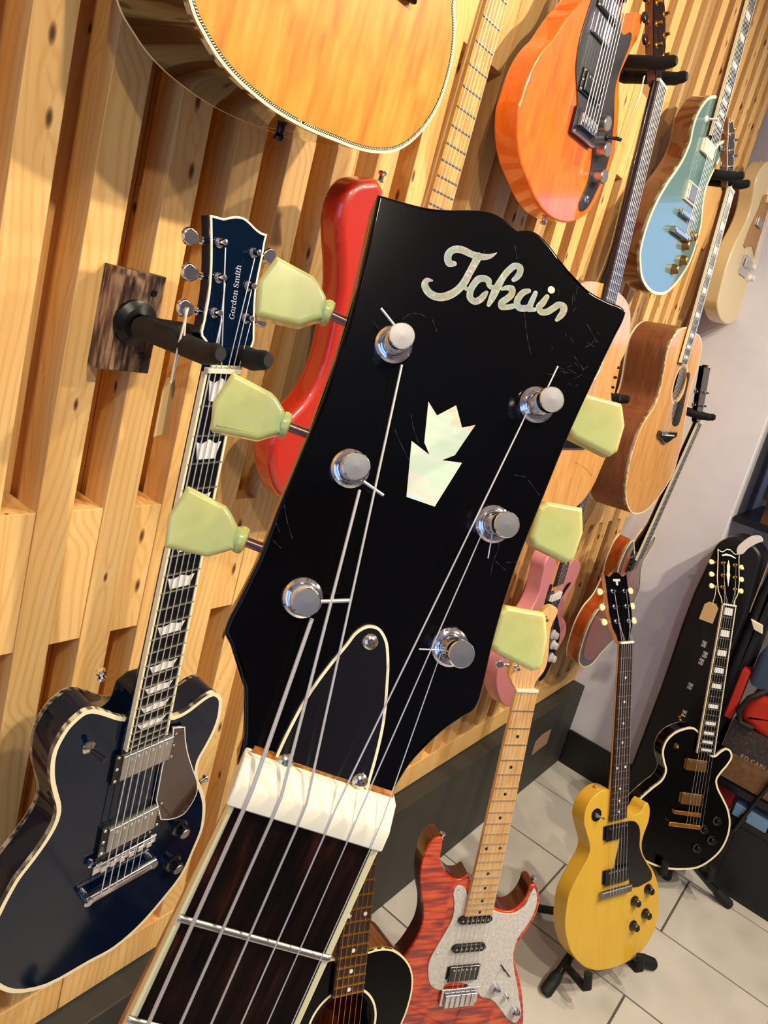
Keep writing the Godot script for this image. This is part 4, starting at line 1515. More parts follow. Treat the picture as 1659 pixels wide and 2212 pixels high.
func make_teal() -> void:
	var f := hung(Vector2(1545, 303), -0.632, Vector2(1578, 180), 0.014, 0.40, -3.0)
	var g := thing("electric_guitar", "pale teal single cutaway guitar with cream binding and brown mahogany sides", "guitar", f, "guitars hung on the slat wall")
	var body := smooth(outline(f, [1553, 211, 1540, 206, 1529, 211, 1519, 223, 1510, 238, 1502, 256, 1495, 281, 1491, 303, 1484, 322, 1475, 342, 1463, 362, 1446, 386, 1432, 409, 1414, 443, 1400, 477, 1389, 512, 1382, 544, 1382, 571, 1385, 598, 1394, 618, 1407, 632, 1423, 637, 1439, 634, 1455, 620, 1472, 598, 1490, 568, 1502, 535, 1511, 503, 1515, 485, 1517, 468, 1520, 436, 1526, 407, 1535, 384, 1549, 355, 1560, 333, 1567, 317, 1570, 304, 1565, 303, 1556, 306, 1549, 313, 1549, 313, 1552, 290, 1552, 290]), 3)
	var mb := Mb.new()
	mb.slab(body, -0.050, -0.004, 0.0, 0.006)
	part(g, "body", mb, mats["mahogany"])
	mb = Mb.new()
	mb.slab(body, -0.004, 0.0, 0.001, 0.0)
	part(g, "top", mb, mats["teal"], "pale teal gloss top")
	mb = Mb.new()
	rim(mb, body, 0.0065, -0.007, 0.0005)
	part(g, "binding", mb, mats["cream"])
	neck(g, {nut = 0.872, end = 0.402, wn = 0.043, we = 0.056, z = 0.007, scale = 0.628, join = 0.40, board = "ebony", back = "mahogany", inlay = "trap", bound = "cream"})
	var p := on(f, Vector2(1533, 322), 0.008)
	humbucker(g, p, 0.0, 0.085, 0.040, "", "cream", false)
	humbucker(g, on(f, Vector2(1500, 420), 0.008), 0.0, 0.086, 0.044, "cream", "brushed", false)
	var b := on(f, Vector2(1487, 466), 0.010)
	bar_bridge(g, b, 0.0, 0.088, "nickel", false)
	var t := on(f, Vector2(1472, 505), 0.010)
	stop_tail(g, t, 0.0, 0.100, "nickel")
	for q in [[1499, 511], [1484, 530], [1479, 563], [1460, 582]]:
		knob(g, on(f, Vector2(q[0], q[1]), 0.008), 0.0, "gold", 0.013)
	var s := on(f, Vector2(1526, 257))
	mb = Mb.new()
	mb.lathe(Vector3(s.x, s.y, 0), Vector3.BACK, [Vector2(0.008, 0), Vector2(0.006, 0.003), Vector2(0.0, 0.004)], 12)
	mb.tube(PackedVector3Array([Vector3(s.x, s.y, 0.003), Vector3(s.x + 0.004, s.y, 0.02), Vector3(s.x + 0.005, s.y, 0.027)]), [0.002, 0.003, 0.0042], 10)
	part(g, "selector_switch", mb, mats["white_plastic"])
	strings(g, 0.872, 0.014, 0.036, t.y, 0.015, 0.052, [], "string_steel", 0.0005)
	strap_button(g, Vector3(-0.075, 0.428, -0.024), Vector3(-0.2, 1, 0))

func make_cream() -> void:
	var f := hung(Vector2(1632, 560), -0.632, Vector2(1670, 430), 0.012, 0.19, -2.0)
	var g := thing("electric_guitar", "cream white double cutaway guitar with tan pickguard and white knobs", "guitar", f, "guitars hung on the slat wall")
	var body := smooth(outline(f, [1666, 348, 1655, 352, 1646, 363, 1637, 380, 1630, 405, 1625, 438, 1617, 468, 1602, 501, 1589, 526, 1576, 559, 1564, 598, 1555, 634, 1550, 656, 1553, 681, 1562, 696, 1573, 701, 1585, 696, 1600, 679, 1612, 652, 1627, 616, 1637, 582, 1641, 553, 1645, 526, 1654, 501, 1668, 470, 1684, 440, 1692, 415, 1690, 400, 1680, 404, 1674, 410, 1670, 396, 1672, 370, 1672, 352]), 3)
	var mb := Mb.new()
	mb.slab(body, -0.044, 0.0, 0.005, 0.006)
	part(g, "body", mb, mats["vintage_white"])
	var pg := smooth(outline(f, [1657, 420, 1648, 426, 1640, 450, 1626, 480, 1614, 510, 1607, 530, 1626, 533, 1632, 560, 1636, 530, 1648, 500, 1662, 470, 1672, 440], 0.002), 3)
	mb = Mb.new()
	mb.slab(pg, 0.0, 0.002, 0.0004, 0.0)
	part(g, "pickguard", mb, mats["tan_guard"], "tan pickguard")
	neck(g, {nut = 0.83, end = 0.38, wn = 0.042, we = 0.056, z = 0.004, scale = 0.648, join = 0.36, board = "maple", back = "maple", inlay = "dot", shell = "black_plastic"})
	humbucker(g, on(f, Vector2(1641, 482), 0.006), 0.0, 0.070, 0.030, "", "brushed", false)
	var c := on(f, Vector2(1614, 575), 0.008)
	mb = Mb.new()
	mb.box(Vector3(c.x, c.y, 0.003), Vector3(0.082, 0.062, 0.005), 0.001)
	for k in 6:
		mb.box(Vector3(c.x + (k - 2.5) * 0.0108, c.y + 0.006, 0.010), Vector3(0.009, 0.024, 0.009), 0.001)
	part(g, "bridge", mb, mats["chrome"])
	for q in [[1624, 577], [1622, 602], [1615, 634]]:
		knob(g, on(f, Vector2(q[0] + 2, q[1]), 0.008), 0.0, "white", 0.012)
	strings(g, 0.83, 0.012, 0.036, c.y, 0.014, 0.052, [], "string_steel", 0.0005)
	var sb := on(f, Vector2(1643, 352), -0.02)
	strap_button(g, Vector3(sb.x, sb.y - 0.006, -0.020), Vector3(-0.2, 1, 0))

func make_spruce_acoustics() -> void:
	# upper left: only the lower bout hangs into view
	var o := at_z(Vector2(695, 292), -0.582)
	var f := frame_of(o, o + Vector3(0.0, 1, 0.035))
	var g := thing("acoustic_guitar", "amber spruce acoustic guitar with rope purfling and mirror dark rosewood sides", "guitar", f, "guitars hung on the slat wall")
	var low := outline(f, [407, 0, 419, 37, 440, 77, 469, 125, 506, 169, 547, 206, 569, 224, 619, 257, 670, 283, 721, 304, 771, 323, 813, 331, 847, 329, 877, 316, 902, 295, 923, 270, 948, 228, 965, 181, 978, 127, 984, 63, 984, 0])
	var top := local_poly([174, 225, 160, 265, 138, 305, 128, 340, 132, 375, 144, 420, 142, 455, 120, 488, 80, 500, 0, 502, -80, 500, -122, 488, -145, 455, -147, 420, -136, 375, -132, 340, -144, 305, -168, 262])
	var all := low.duplicate()
	all.append_array(top)
	var body := smooth(all, 5)
	var mb := Mb.new()
	mb.slab(body, -0.108, -0.003, 0.0, 0.003)
	part(g, "body", mb, mats["rosewood_side"], "glossy dark rosewood sides")
	mb = Mb.new()
	mb.slab(body, -0.003, 0.0, 0.0, 0.0)
	part(g, "soundboard", mb, mats["spruce_amber"])
	mb = Mb.new()
	rim(mb, body, 0.0030, -0.0075, 0.0004)
	part(g, "binding", mb, mats["cream"])
	mb = Mb.new()
	rim(mb, body, 0.002, -0.1084, -0.1055)
	part(g, "back_binding", mb, mats["cream"])
	# rope purfling: dark ring with pale slanting dashes
	var pa := inset(body, 0.0031)
	mb = Mb.new()
	rim(mb, pa, 0.0028, -0.0005, 0.0003)
	part(g, "purfling", mb, mats["black_plastic"])
	var inner := inset(body, 0.0036)
	mb = Mb.new()
	var run := 0.0
	for i in inner.size():
		var a := inner[i]
		var b := inner[(i + 1) % inner.size()]
		var len := a.distance_to(b)
		var d := (b - a).normalized()
		var nn := Vector2(-d.y, d.x)
		if Geometry2D.is_polygon_clockwise(inner):
			nn = -nn
		while run < len:
			var c := a + d * run
			var q := PackedVector2Array([c, c + d * 0.0013, c + d * 0.0025 + nn * 0.0017, c + d * 0.0012 + nn * 0.0017])
			mb.cap(q, 0.00055, 1.0)
			run += 0.0027
		run -= len
	var rp := part(g, "rope_inlay", mb, mats["cream"])
	rp.set_meta("kind", "stuff")
	mb = Mb.new()
	mb.slab(local_poly([-3, -1.2, 3, -1.2, 6, 1.5, -6, 1.5]), -0.104, -0.006)
	mb = Mb.new()
	mb.box(Vector3(0.0, 0.0004, -0.054), Vector3(0.006, 0.002, 0.092), 0.0)
	part(g, "tail_wedge", mb, mats["cream"])
	mb = Mb.new()
	mb.lathe(Vector3(0, 0.001, -0.062), Vector3.DOWN, [Vector2(0.005, 0), Vector2(0.0045, 0.003), Vector2(0.004, 0.006), Vector2(0.0058, 0.010), Vector2(0.0056, 0.013), Vector2(0, 0.014)], 16)
	part(g, "end_pin", mb, mats["black_plastic"])
	mb = Mb.new()
	mb.box(Vector3(0, 0.175, 0.005), Vector3(0.155, 0.030, 0.010), 0.003)
	part(g, "bridge", mb, mats["ebony"])

	# middle row, behind the headstock: spruce top with a rosewood neck
	f = hung(Vector2(1325, 635), -0.565, Vector2(1423, 226), 0.012, 0.455)
	g = thing("acoustic_guitar", "honey spruce acoustic guitar with round tipped brown headstock and gold tuners", "guitar", f, "guitars hung on the slat wall")
	var half := outline(f, [1340, 635, 1351, 647, 1359, 664, 1362, 684, 1361, 708, 1358, 734, 1352, 757, 1341, 780, 1331, 799, 1323, 822, 1320, 845, 1322, 872, 1327, 905, 1324, 945, 1308, 988, 1297, 1014, 1282, 1048, 1265, 1074, 1247, 1093, 1228, 1104])
	var flat := []
	flat.append_array([0.0, half[0].y * 1000 + 4.0])
	for q in half:
		flat.append_array([q.x * 1000, q.y * 1000])
	flat.append_array([0.0, half[half.size() - 1].y * 1000 - 4.0])
	body = smooth(local_poly(flat, 0.001, true), 4)
	hollow(g, body, 0.095, "spruce", "mahogany_satin", "", Vector2(0, 0.335), 0.050)
	neck(g, {nut = 0.835, end = 0.385, wn = 0.044, we = 0.056, z = 0.004, scale = 0.648, join = 0.455, board = "rosewood_grey", back = "rosewood_side", inlay = "none"})
	mb = Mb.new()
	mb.box(Vector3(0, 0.165, 0.004), Vector3(0.15, 0.03, 0.008), 0.002)
	part(g, "bridge", mb, mats["ebony"])
	var h := head_frame(0.835, 0.004, 14.0)
	simple_head(g, h, smooth(local_poly(ROUNDED, 0.001, true), 3), 0.016, "rosewood", "mahogany_satin", [[-22, 60, -1, -34], [-23, 98, -1, -36], [-22, 136, -1, -34], [22, 60, 1, 34], [23, 98, 1, 36], [22, 136, 1, 34]].map(func(r): return [r[0] * 0.001, r[1] * 0.001, r[2], r[3] * 0.001]), "gold", "gloss_black_plastic", 1.05)
	strings(g, 0.835, 0.012, 0.037, 0.165, 0.012, 0.054, [], "string_steel", 0.0005)
	hanger("black rubber yoke holding the round tipped brown headstock", f * Vector3(0, 0.85, 0.004), "pine_3")
	price_tag("small tan price tag on white cord at the gold tuners", at_z(Vector2(1391, 165), -0.56), at_z(Vector2(1368, 238), -0.565), 0.022, 0.055, 0.3)

	# middle row at the corner: spruce top, satin mahogany sides, white binding
	f = hung(Vector2(1479, 788), -0.566, Vector2(1580, 421), 0.012, 0.405)
	g = thing("acoustic_guitar", "natural spruce acoustic guitar with white binding, satin brown sides and black pickguard", "guitar", f, "guitars hung on the slat wall")
	body = smooth(outline(f, [1490, 710, 1479, 707, 1466, 714, 1456, 727, 1447, 744, 1441, 766, 1436, 790, 1432, 812, 1427, 838, 1421, 860, 1414, 877, 1397, 903, 1382, 931, 1371, 961, 1362, 992, 1356, 1022, 1352, 1048, 1352, 1074, 1356, 1094, 1364, 1107, 1377, 1110, 1393, 1105, 1414, 1085, 1436, 1055, 1456, 1018, 1466, 983, 1475, 948, 1479, 916, 1484, 880, 1492, 840, 1505, 801, 1514, 766, 1516, 744, 1512, 727, 1503, 719]), 4)
	var hc := on(f, Vector2(1468, 829))
	hollow(g, body, 0.105, "spruce", "mahogany_satin", "cream", hc, 0.046)
	neck(g, {nut = 0.845, end = hc.y + 0.052, wn = 0.044, we = 0.056, z = 0.004, scale = 0.640, join = 0.475, board = "ebony", back = "mahogany_satin", inlay = "block", bound = "cream"})
	var pg := smooth(outline(f, [1490, 806, 1484, 806, 1484, 820, 1478, 850, 1468, 866, 1457, 870, 1452, 900, 1453, 916, 1459, 921, 1467, 915, 1474, 890, 1482, 850], 0.001), 3)
	mb = Mb.new()
	mb.slab(pg, 0.0, 0.0012)
	part(g, "pickguard", mb, mats["gloss_black_plastic"])
	var bc := on(f, Vector2(1437, 940))
	mb = Mb.new()
	mb.slab(smooth(local_poly([-75, 12, -75, 12, 75, 12, 75, 12, 78, 0, 50, -8, 0, -22, -50, -8, -78, 0]), 2), 0.0, 0.010, 0.003, 0.0)
	var bp := part(g, "bridge", mb, mats["gloss_black_plastic"])
	bp.position = Vector3(bc.x, bc.y, 0)
	mb = Mb.new()
	mb.box(Vector3(0, 0.002, 0.0115), Vector3(0.075, 0.003, 0.005), 0.0008)
	part(bp, "saddle", mb, mats["bone"])
	h = head_frame(0.845, 0.004, 13.0)
	simple_head(g, h, smooth(local_poly(OPEN_BOOK, 0.001, true), 2), 0.016, "black_lacquer", "mahogany_satin", [[-22, 48, -1, -35], [-23, 88, -1, -36], [-24, 128, -1, -37], [22, 48, 1, 35], [23, 88, 1, 36], [24, 128, 1, 37]].map(func(r): return [r[0] * 0.001, r[1] * 0.001, r[2], r[3] * 0.001]), "chrome", "chrome", 0.9, "cream")
	strings(g, 0.845, 0.012, 0.037, bc.y, 0.012, 0.054, [], "string_steel", 0.0005)
	hanger("black rubber yoke holding the white bound spruce acoustic beside the cream guitar", f * Vector3(0, 0.86, 0.004), "pine_5")

func make_red_hung() -> void:
	var f := hung(Vector2(969, 390), -0.625, Vector2(1073, 20), 0.012, 0.40)
	var g := thing("electric_guitar", "scarlet red rounded guitar with amber maple neck hanging behind the black headstock", "guitar", f, "guitars hung on the slat wall")
	var left := outline(f, [822, 388, 800, 388, 783, 390, 762, 404, 745, 435, 737, 469, 736, 517, 739, 577, 737, 640, 722, 720, 700, 802, 671, 857, 634, 898, 604, 931, 589, 968, 587, 1013, 596, 1050, 612, 1078])
	var flat := []
	for q in left:
		flat.append_array([q.x * 1000, q.y * 1000])
	var all := left.duplicate()
	all.append_array(local_poly([-90, -70, -30, -84, 40, -80, 110, -55, 160, 0, 168, 60, 150, 120, 125, 175, 122, 225, 140, 275, 140, 300, 118, 305, 80, 270, 40, 248, 26, 246, 26, 246, -26, 246, -26, 246, -50, 255, -80, 290]))
	var body := smooth(all, 4)
	var mb := Mb.new()
	mb.slab(body, -0.042, 0.0, 0.012, 0.012)
	part(g, "body", mb, mats["fire_red"])
	neck(g, {nut = 0.705, end = 0.24, wn = 0.043, we = 0.056, z = 0.004, scale = 0.648, join = 0.235, board = "maple_amber", back = "maple", inlay = "none", wire = "worn_steel"})
	strings(g, 0.705, 0.012, 0.036, 0.06, 0.014, 0.052, [], "string_steel", 0.0004)
	humbucker(g, Vector2(0, 0.19), 0.0, 0.08, 0.036, "black_plastic", "black_plastic", true)
	humbucker(g, Vector2(0, 0.10), 0.0, 0.08, 0.036, "black_plastic", "black_plastic", true)
	bar_bridge(g, Vector2(0, 0.06), 0.0, 0.08, "chrome")
	var sb := on(f, Vector2(821, 392), -0.02)
	strap_button(g, Vector3(sb.x, sb.y, -0.02), Vector3(0.05, 1, 0))

func make_pink() -> void:
	var f := hung(Vector2(1215, 1245), -0.628, Vector2(1335, 830), 0.010, 0.40)
	var g := thing("electric_guitar", "blush pink offset guitar with brown pickguard and white knobs", "guitar", f, "guitars hung on the slat wall")
	var body := smooth(outline(f, [1196, 1196, 1186, 1202, 1177, 1220, 1175, 1236, 1170, 1261, 1165, 1283, 1155, 1306, 1130, 1345, 1102, 1395, 1084, 1430, 1075, 1458, 1074, 1482, 1080, 1507, 1092, 1525, 1101, 1528, 1125, 1518, 1159, 1482, 1185, 1446, 1206, 1402, 1221, 1373, 1224, 1355, 1221, 1341, 1215, 1326, 1219, 1305, 1228, 1283, 1242, 1259, 1253, 1232, 1255, 1220, 1250, 1212, 1238, 1210, 1228, 1225, 1222, 1245, 1214, 1262, 1206, 1262, 1206, 1240, 1203, 1215]), 4)
	var mb := Mb.new()
	mb.slab(body, -0.042, 0.0, 0.004, 0.005)
	part(g, "body", mb, mats["blush_pink"])
	var pg := smooth(outline(f, [1190, 1262, 1184, 1280, 1176, 1310, 1172, 1330, 1178, 1345, 1186, 1360, 1184, 1400, 1178, 1440, 1164, 1470, 1172, 1468, 1190, 1436, 1204, 1400, 1210, 1370, 1206, 1340, 1205, 1310, 1214, 1290, 1234, 1258, 1226, 1262, 1212, 1282, 1200, 1284], 0.002), 3)
	mb = Mb.new()
	mb.slab(pg, 0.0, 0.002)
	part(g, "pickguard", mb, mats["brown_guard"])
	neck(g, {nut = 0.86, end = 0.375, wn = 0.042, we = 0.056, z = 0.003, scale = 0.61, join = 0.36, board = "rosewood_grey", back = "maple_amber", inlay = "dot"})
	humbucker(g, on(f, Vector2(1202, 1289), 0.006), 0.0, 0.074, 0.024, "", "white_plastic", false)
	for q in [[1198, 1372], [1197, 1394], [1193, 1422]]:
		knob(g, on(f, Vector2(q[0], q[1]), 0.008), 0.002, "white", 0.014)
	bar_bridge(g, on(f, Vector2(1150, 1400), 0.008), 0.0, 0.075, "chrome")
	strings(g, 0.86, 0.011, 0.036, 0.16, 0.014, 0.052, [], "string_steel", 0.0004)
	var h := head_frame(0.86, 0.002, 3.0)
	var fh := f * h
	var hp := smooth(local_poly([-21, 0, -21, 0, -24, 14, -34, 22, -38, 40, -30, 140, -22, 168, -6, 178, 8, 172, 12, 160, 6, 148, 10, 120, 16, 60, 20, 22, 21, 0, 21, 0]), 3)
	mb = Mb.new()
	mb.xf = h
	mb.slab(hp, -0.013, 0.0, 0.001, 0.001)
	part(g, "headstock", mb, mats["maple_amber"])
	for k in 6:
		peg(g, h, Vector2(-0.024 + k * 0.0022, 0.036 + k * 0.0245), -1, -0.036 + k * 0.0018, "black_metal", "chrome", 0.7)
	hanger("black rubber yoke holding the amber headstock of the pink guitar", f * Vector3(0, 0.865, 0.002), "pine_1")

func make_burst() -> void:
	var f := hung(Vector2(1383, 1206), -0.60, Vector2(1437, 1085), 0.016, 0.40)
	var g := thing("electric_guitar", "tobacco sunburst hollow body guitar with cream binding and grey reflections", "guitar", f, "guitars hung on the slat wall")
	var body := smooth(outline(f, [1366, 1167, 1355, 1181, 1344, 1204, 1335, 1227, 1331, 1245, 1322, 1270, 1308, 1297, 1285, 1326, 1270, 1354, 1259, 1383, 1251, 1412, 1249, 1429, 1254, 1438, 1266, 1442, 1282, 1432, 1298, 1412, 1318, 1391, 1332, 1377, 1348, 1352, 1360, 1328, 1367, 1308, 1376, 1287, 1383, 1263, 1384, 1246, 1389, 1217, 1400, 1198, 1409, 1181, 1416, 1162, 1413, 1156, 1404, 1168, 1394, 1184, 1386, 1190, 1378, 1196, 1372, 1196, 1370, 1180]), 4)
	var mb := Mb.new()
	mb.slab(body, -0.044, -0.002, 0.0, 0.003)
	part(g, "body", mb, mats["burst_amber"])
	mb = Mb.new()
	mb.slab(body, -0.002, 0.0)
	part(g, "top_edge", mb, mats["burst_edge"], "dark edge of the sunburst top")
	var inn := inset(body, 0.030)
	mb = Mb.new()
	mb.slab(inn, -0.001, 0.0012, 0.001, 0.0)
	part(g, "top_centre", mb, mats["burst_amber"], "amber centre of the sunburst top")
	mb = Mb.new()
	rim(mb, body, 0.005, -0.006, 0.0014)
	part(g, "binding", mb, mats["cream"])
	mb = Mb.new()
	rim(mb, body, 0.004, -0.0445, -0.040)
	part(g, "back_binding", mb, mats["cream"])
	neck(g, {nut = 0.86, end = 0.395, wn = 0.043, we = 0.056, z = 0.010, scale = 0.628, join = 0.42, board = "ebony", back = "black_lacquer", inlay = "none", bound = "cream"})
	humbucker(g, Vector2(0, 0.37), 0.001, 0.085, 0.042, "black_plastic", "black_plastic", false)
	humbucker(g, Vector2(0, 0.26), 0.001, 0.085, 0.042, "black_plastic", "chrome", false)
	bar_bridge(g, Vector2(0, 0.23), 0.001, 0.09, "chrome")
	stop_tail(g, Vector2(0, 0.17), 0.001, 0.1, "chrome")
	strings(g, 0.86, 0.018, 0.036, 0.17, 0.016, 0.052, [], "string_steel", 0.0004)
	var h := head_frame(0.86, 0.008, 14.0)
	simple_head(g, h, smooth(local_poly(OPEN_BOOK, 0.001, true), 2), 0.015, "black_lacquer", "black_lacquer", [[-22, 48, -1, -35], [-23, 88, -1, -36], [22, 48, 1, 35], [23, 88, 1, 36]].map(func(r): return [r[0] * 0.001, r[1] * 0.001, r[2], r[3] * 0.001]), "chrome", "chrome", 0.9)
	hanger("black rubber yoke behind the spruce acoustic, holding the sunburst guitar", f * Vector3(0, 0.872, 0.008), "pine_2")
# ---------------------------------------------------------------- guitars on floor stands
const YELLOW := [1322, 1708, 1301, 1708, 1287, 1718, 1273, 1734, 1265, 1753, 1262, 1774, 1266, 1795, 1273, 1819, 1275, 1837, 1270, 1854, 1259, 1875, 1242, 1906, 1229, 1936, 1223, 1969, 1221, 2002, 1225, 2030, 1233, 2054, 1247, 2075, 1263, 2089, 1287, 2096, 1313, 2094, 1343, 2084, 1372, 2068, 1395, 2044, 1412, 2014, 1422, 1976, 1424, 1941, 1421, 1908, 1412, 1882, 1397, 1859, 1388, 1840, 1387, 1821, 1392, 1800, 1400, 1779, 1404, 1758, 1403, 1741, 1399, 1734, 1392, 1741, 1386, 1753, 1376, 1760, 1367, 1758, 1359, 1748, 1340, 1735]

func yellow_frame() -> Transform3D:
	return frame_of(at_d(Vector2(1315, 2094), 1.79), at_d(Vector2(1349, 1386), 1.812), -27.0)

# a low black stand: tube frame with two padded forks under the body and spread legs
func stand(label: String, f: Transform3D, half: float, back: float, feet := []) -> void:
	var base := f * Vector3(0, 0, -0.03)
	base.y = 0
	var t := thing("guitar_stand", label, "stand", Transform3D(Basis(), base), "low guitar stands on the tiles")
	var inv := t.transform.affine_inverse()
	var hub: Vector3 = inv * (f * Vector3(0, 0.03, -0.085))
	var out := Vector3(f.basis.z.x, 0, f.basis.z.z).normalized()
	var side := Vector3(f.basis.x.x, 0, f.basis.x.z).normalized()
	var mb := Mb.new()
	mb.tube(PackedVector3Array([hub + Vector3(0, 0.03, 0), inv * (f * Vector3(0, 0.26, -0.080))]), 0.011, 12)
	part(t, "upright", mb, mats["black_metal"])
	for s in [-1.0, 1.0]:
		mb = Mb.new()
		var p0: Vector3 = inv * (f * Vector3(s * half * 0.5, 0.030, -0.075))
		var p1: Vector3 = inv * (f * Vector3(s * half, -0.004, -0.055))
		var p2: Vector3 = inv * (f * Vector3(s * half, -0.014, 0.010))
		var p3: Vector3 = inv * (f * Vector3(s * half, -0.008, 0.018))
		var p4: Vector3 = inv * (f * Vector3(s * half, 0.024, 0.019))
		mb.tube(PackedVector3Array([hub + Vector3(0, 0.01, 0), p0, p1, p2, p3, p4]), [0.009, 0.009, 0.010, 0.0105, 0.0105, 0.0105], 12)
		part(t, "fork", mb, mats["rubber"])
		mb = Mb.new()
		var ft: Vector3 = hub + side * s * (half + 0.10) + out * 0.10
		ft.y = 0.014
		if feet.size() == 2:
			ft = inv * feet[0 if s < 0 else 1]
			ft.y = 0.014
		mb.tube(PackedVector3Array([hub + Vector3(0, 0.02, 0), hub.lerp(ft, 0.72), ft]), [0.011, 0.011, 0.012], 12)
		var lg := part(t, "leg", mb, mats["black_metal"])
		mb = Mb.new()
		var d: Vector3 = (ft - hub).normalized()
		mb.tube(PackedVector3Array([ft - d * 0.045, ft - d * 0.03, ft + d * 0.008, ft + d * 0.014]), [0.012, 0.0155, 0.0155, 0.011], 14)
		part(lg, "rubber_foot", mb, mats["rubber"])
	mb = Mb.new()
	var rf := hub - out * back
	rf.y = 0.012
	mb.tube(PackedVector3Array([hub + Vector3(0, 0.06, 0), rf]), 0.0105, 12)
	part(t, "rear_leg", mb, mats["black_metal"])

func make_yellow() -> void:
	var f := yellow_frame()
	var g := thing("electric_guitar", "butter yellow single cutaway guitar with black pickguard and black knobs on stand", "guitar", f, "guitars standing on the floor")
	var body := smooth(outline(f, YELLOW), 4)
	var mb := Mb.new()
	mb.slab(body, -0.044, 0.0, 0.002, 0.003)
	part(g, "body", mb, mats["tv_yellow"])
	var yn := 0.792
	neck(g, {nut = yn, end = 0.364, wn = 0.042, we = 0.054, z = 0.003, scale = 0.622, join = 0.375, board = "rosewood_grey", back = "maple_amber", inlay = "dot"})
	var pg := smooth(outline(f, [1358, 1774, 1358, 1774, 1372, 1775, 1381, 1786, 1383, 1805, 1382, 1828, 1388, 1849, 1400, 1870, 1409, 1891, 1407, 1901, 1407, 1901, 1369, 1917, 1362, 1914, 1361, 1902, 1340, 1884, 1328, 1872, 1328, 1872, 1342, 1809, 1342, 1809, 1352, 1806], 0.003), 3)
	mb = Mb.new()
	mb.slab(pg, 0.0, 0.0028, 0.0004, 0.0)
	part(g, "pickguard", mb, mats["gloss_black_plastic"])
	humbucker(g, on(f, Vector2(1334, 1796), 0.006), 0.0, 0.094, 0.046, "", "gloss_black_plastic", true)
	humbucker(g, on(f, Vector2(1332, 1891), 0.006), 0.0, 0.094, 0.046, "", "gloss_black_plastic", true)
	var b := on(f, Vector2(1331, 1926), 0.010)
	mb = Mb.new()
	mb.box(Vector3(b.x, b.y, 0.010), Vector3(0.100, 0.017, 0.012), 0.005)
	part(g, "bridge", mb, mats["worn_steel"])
	for q in [[1403, 1923], [1374, 1949], [1397, 1976], [1371, 2002]]:
		knob(g, on(f, Vector2(q[0], q[1]), 0.006), 0.0, "black", 0.0115)
	var tc := on(f, Vector2(1288, 1760))
	mb = Mb.new()
	mb.disc(tc, 0.0155, 0.0, 0.0015, 0.0004, 24)
	var ts := part(g, "selector_plate", mb, mats["gloss_black_plastic"])
	mb = Mb.new()
	mb.lathe(Vector3(tc.x, tc.y, 0.0015), Vector3.BACK, [Vector2(0.006, 0), Vector2(0.005, 0.004), Vector2(0.0, 0.005)], 12)
	mb.tube(PackedVector3Array([Vector3(tc.x, tc.y, 0.004), Vector3(tc.x + 0.006, tc.y - 0.002, 0.020)]), [0.002, 0.0035], 8)
	part(ts, "switch_lever", mb, mats["chrome"])
	strap_button(g, Vector3(on(f, Vector2(1290, 1706), -0.02).x, on(f, Vector2(1290, 1706), -0.02).y, -0.02), Vector3(-0.3, 1, 0))
	var h := head_frame(yn, 0.0, 14.0)
	var rows := [[-21, 48, -1, -33], [-20, 84, -1, -34], [-20, 122, -1, -35], [21, 48, 1, 33], [20, 84, 1, 34], [20, 122, 1, 35]].map(func(r): return [r[0] * 0.001, r[1] * 0.001, r[2], r[3] * 0.001])
	simple_head(g, h, smooth(local_poly(OPEN_BOOK, 0.001, true), 3), 0.015, "black_lacquer", "maple_amber", rows, "chrome", "ivory", 0.95)
	mb = Mb.new()
	mb.xf = h
	mb.slab(local_poly([-12, 152, -12, 146, -4, 146, -3, 136, 3, 136, 4, 146, 12, 146, 12, 152]), 0.0, 0.0003)
	part(g, "headstock_emblem", mb, mats["silver_ink"])
	var ends := []
	for k in [2, 1, 0, 3, 4, 5]:
		ends.append(h * Vector3(rows[k][0], rows[k][1], 0.008))
	strings(g, yn, 0.010, 0.035, b.y, 0.018, 0.051, ends, "string_steel", 0.00045)
	stand("low black stand with rubber forks under the butter yellow guitar", f, 0.085, 0.16, [at_y(Vector2(1183, 2137), 0.012), at_y(Vector2(1405, 2082), 0.012)])

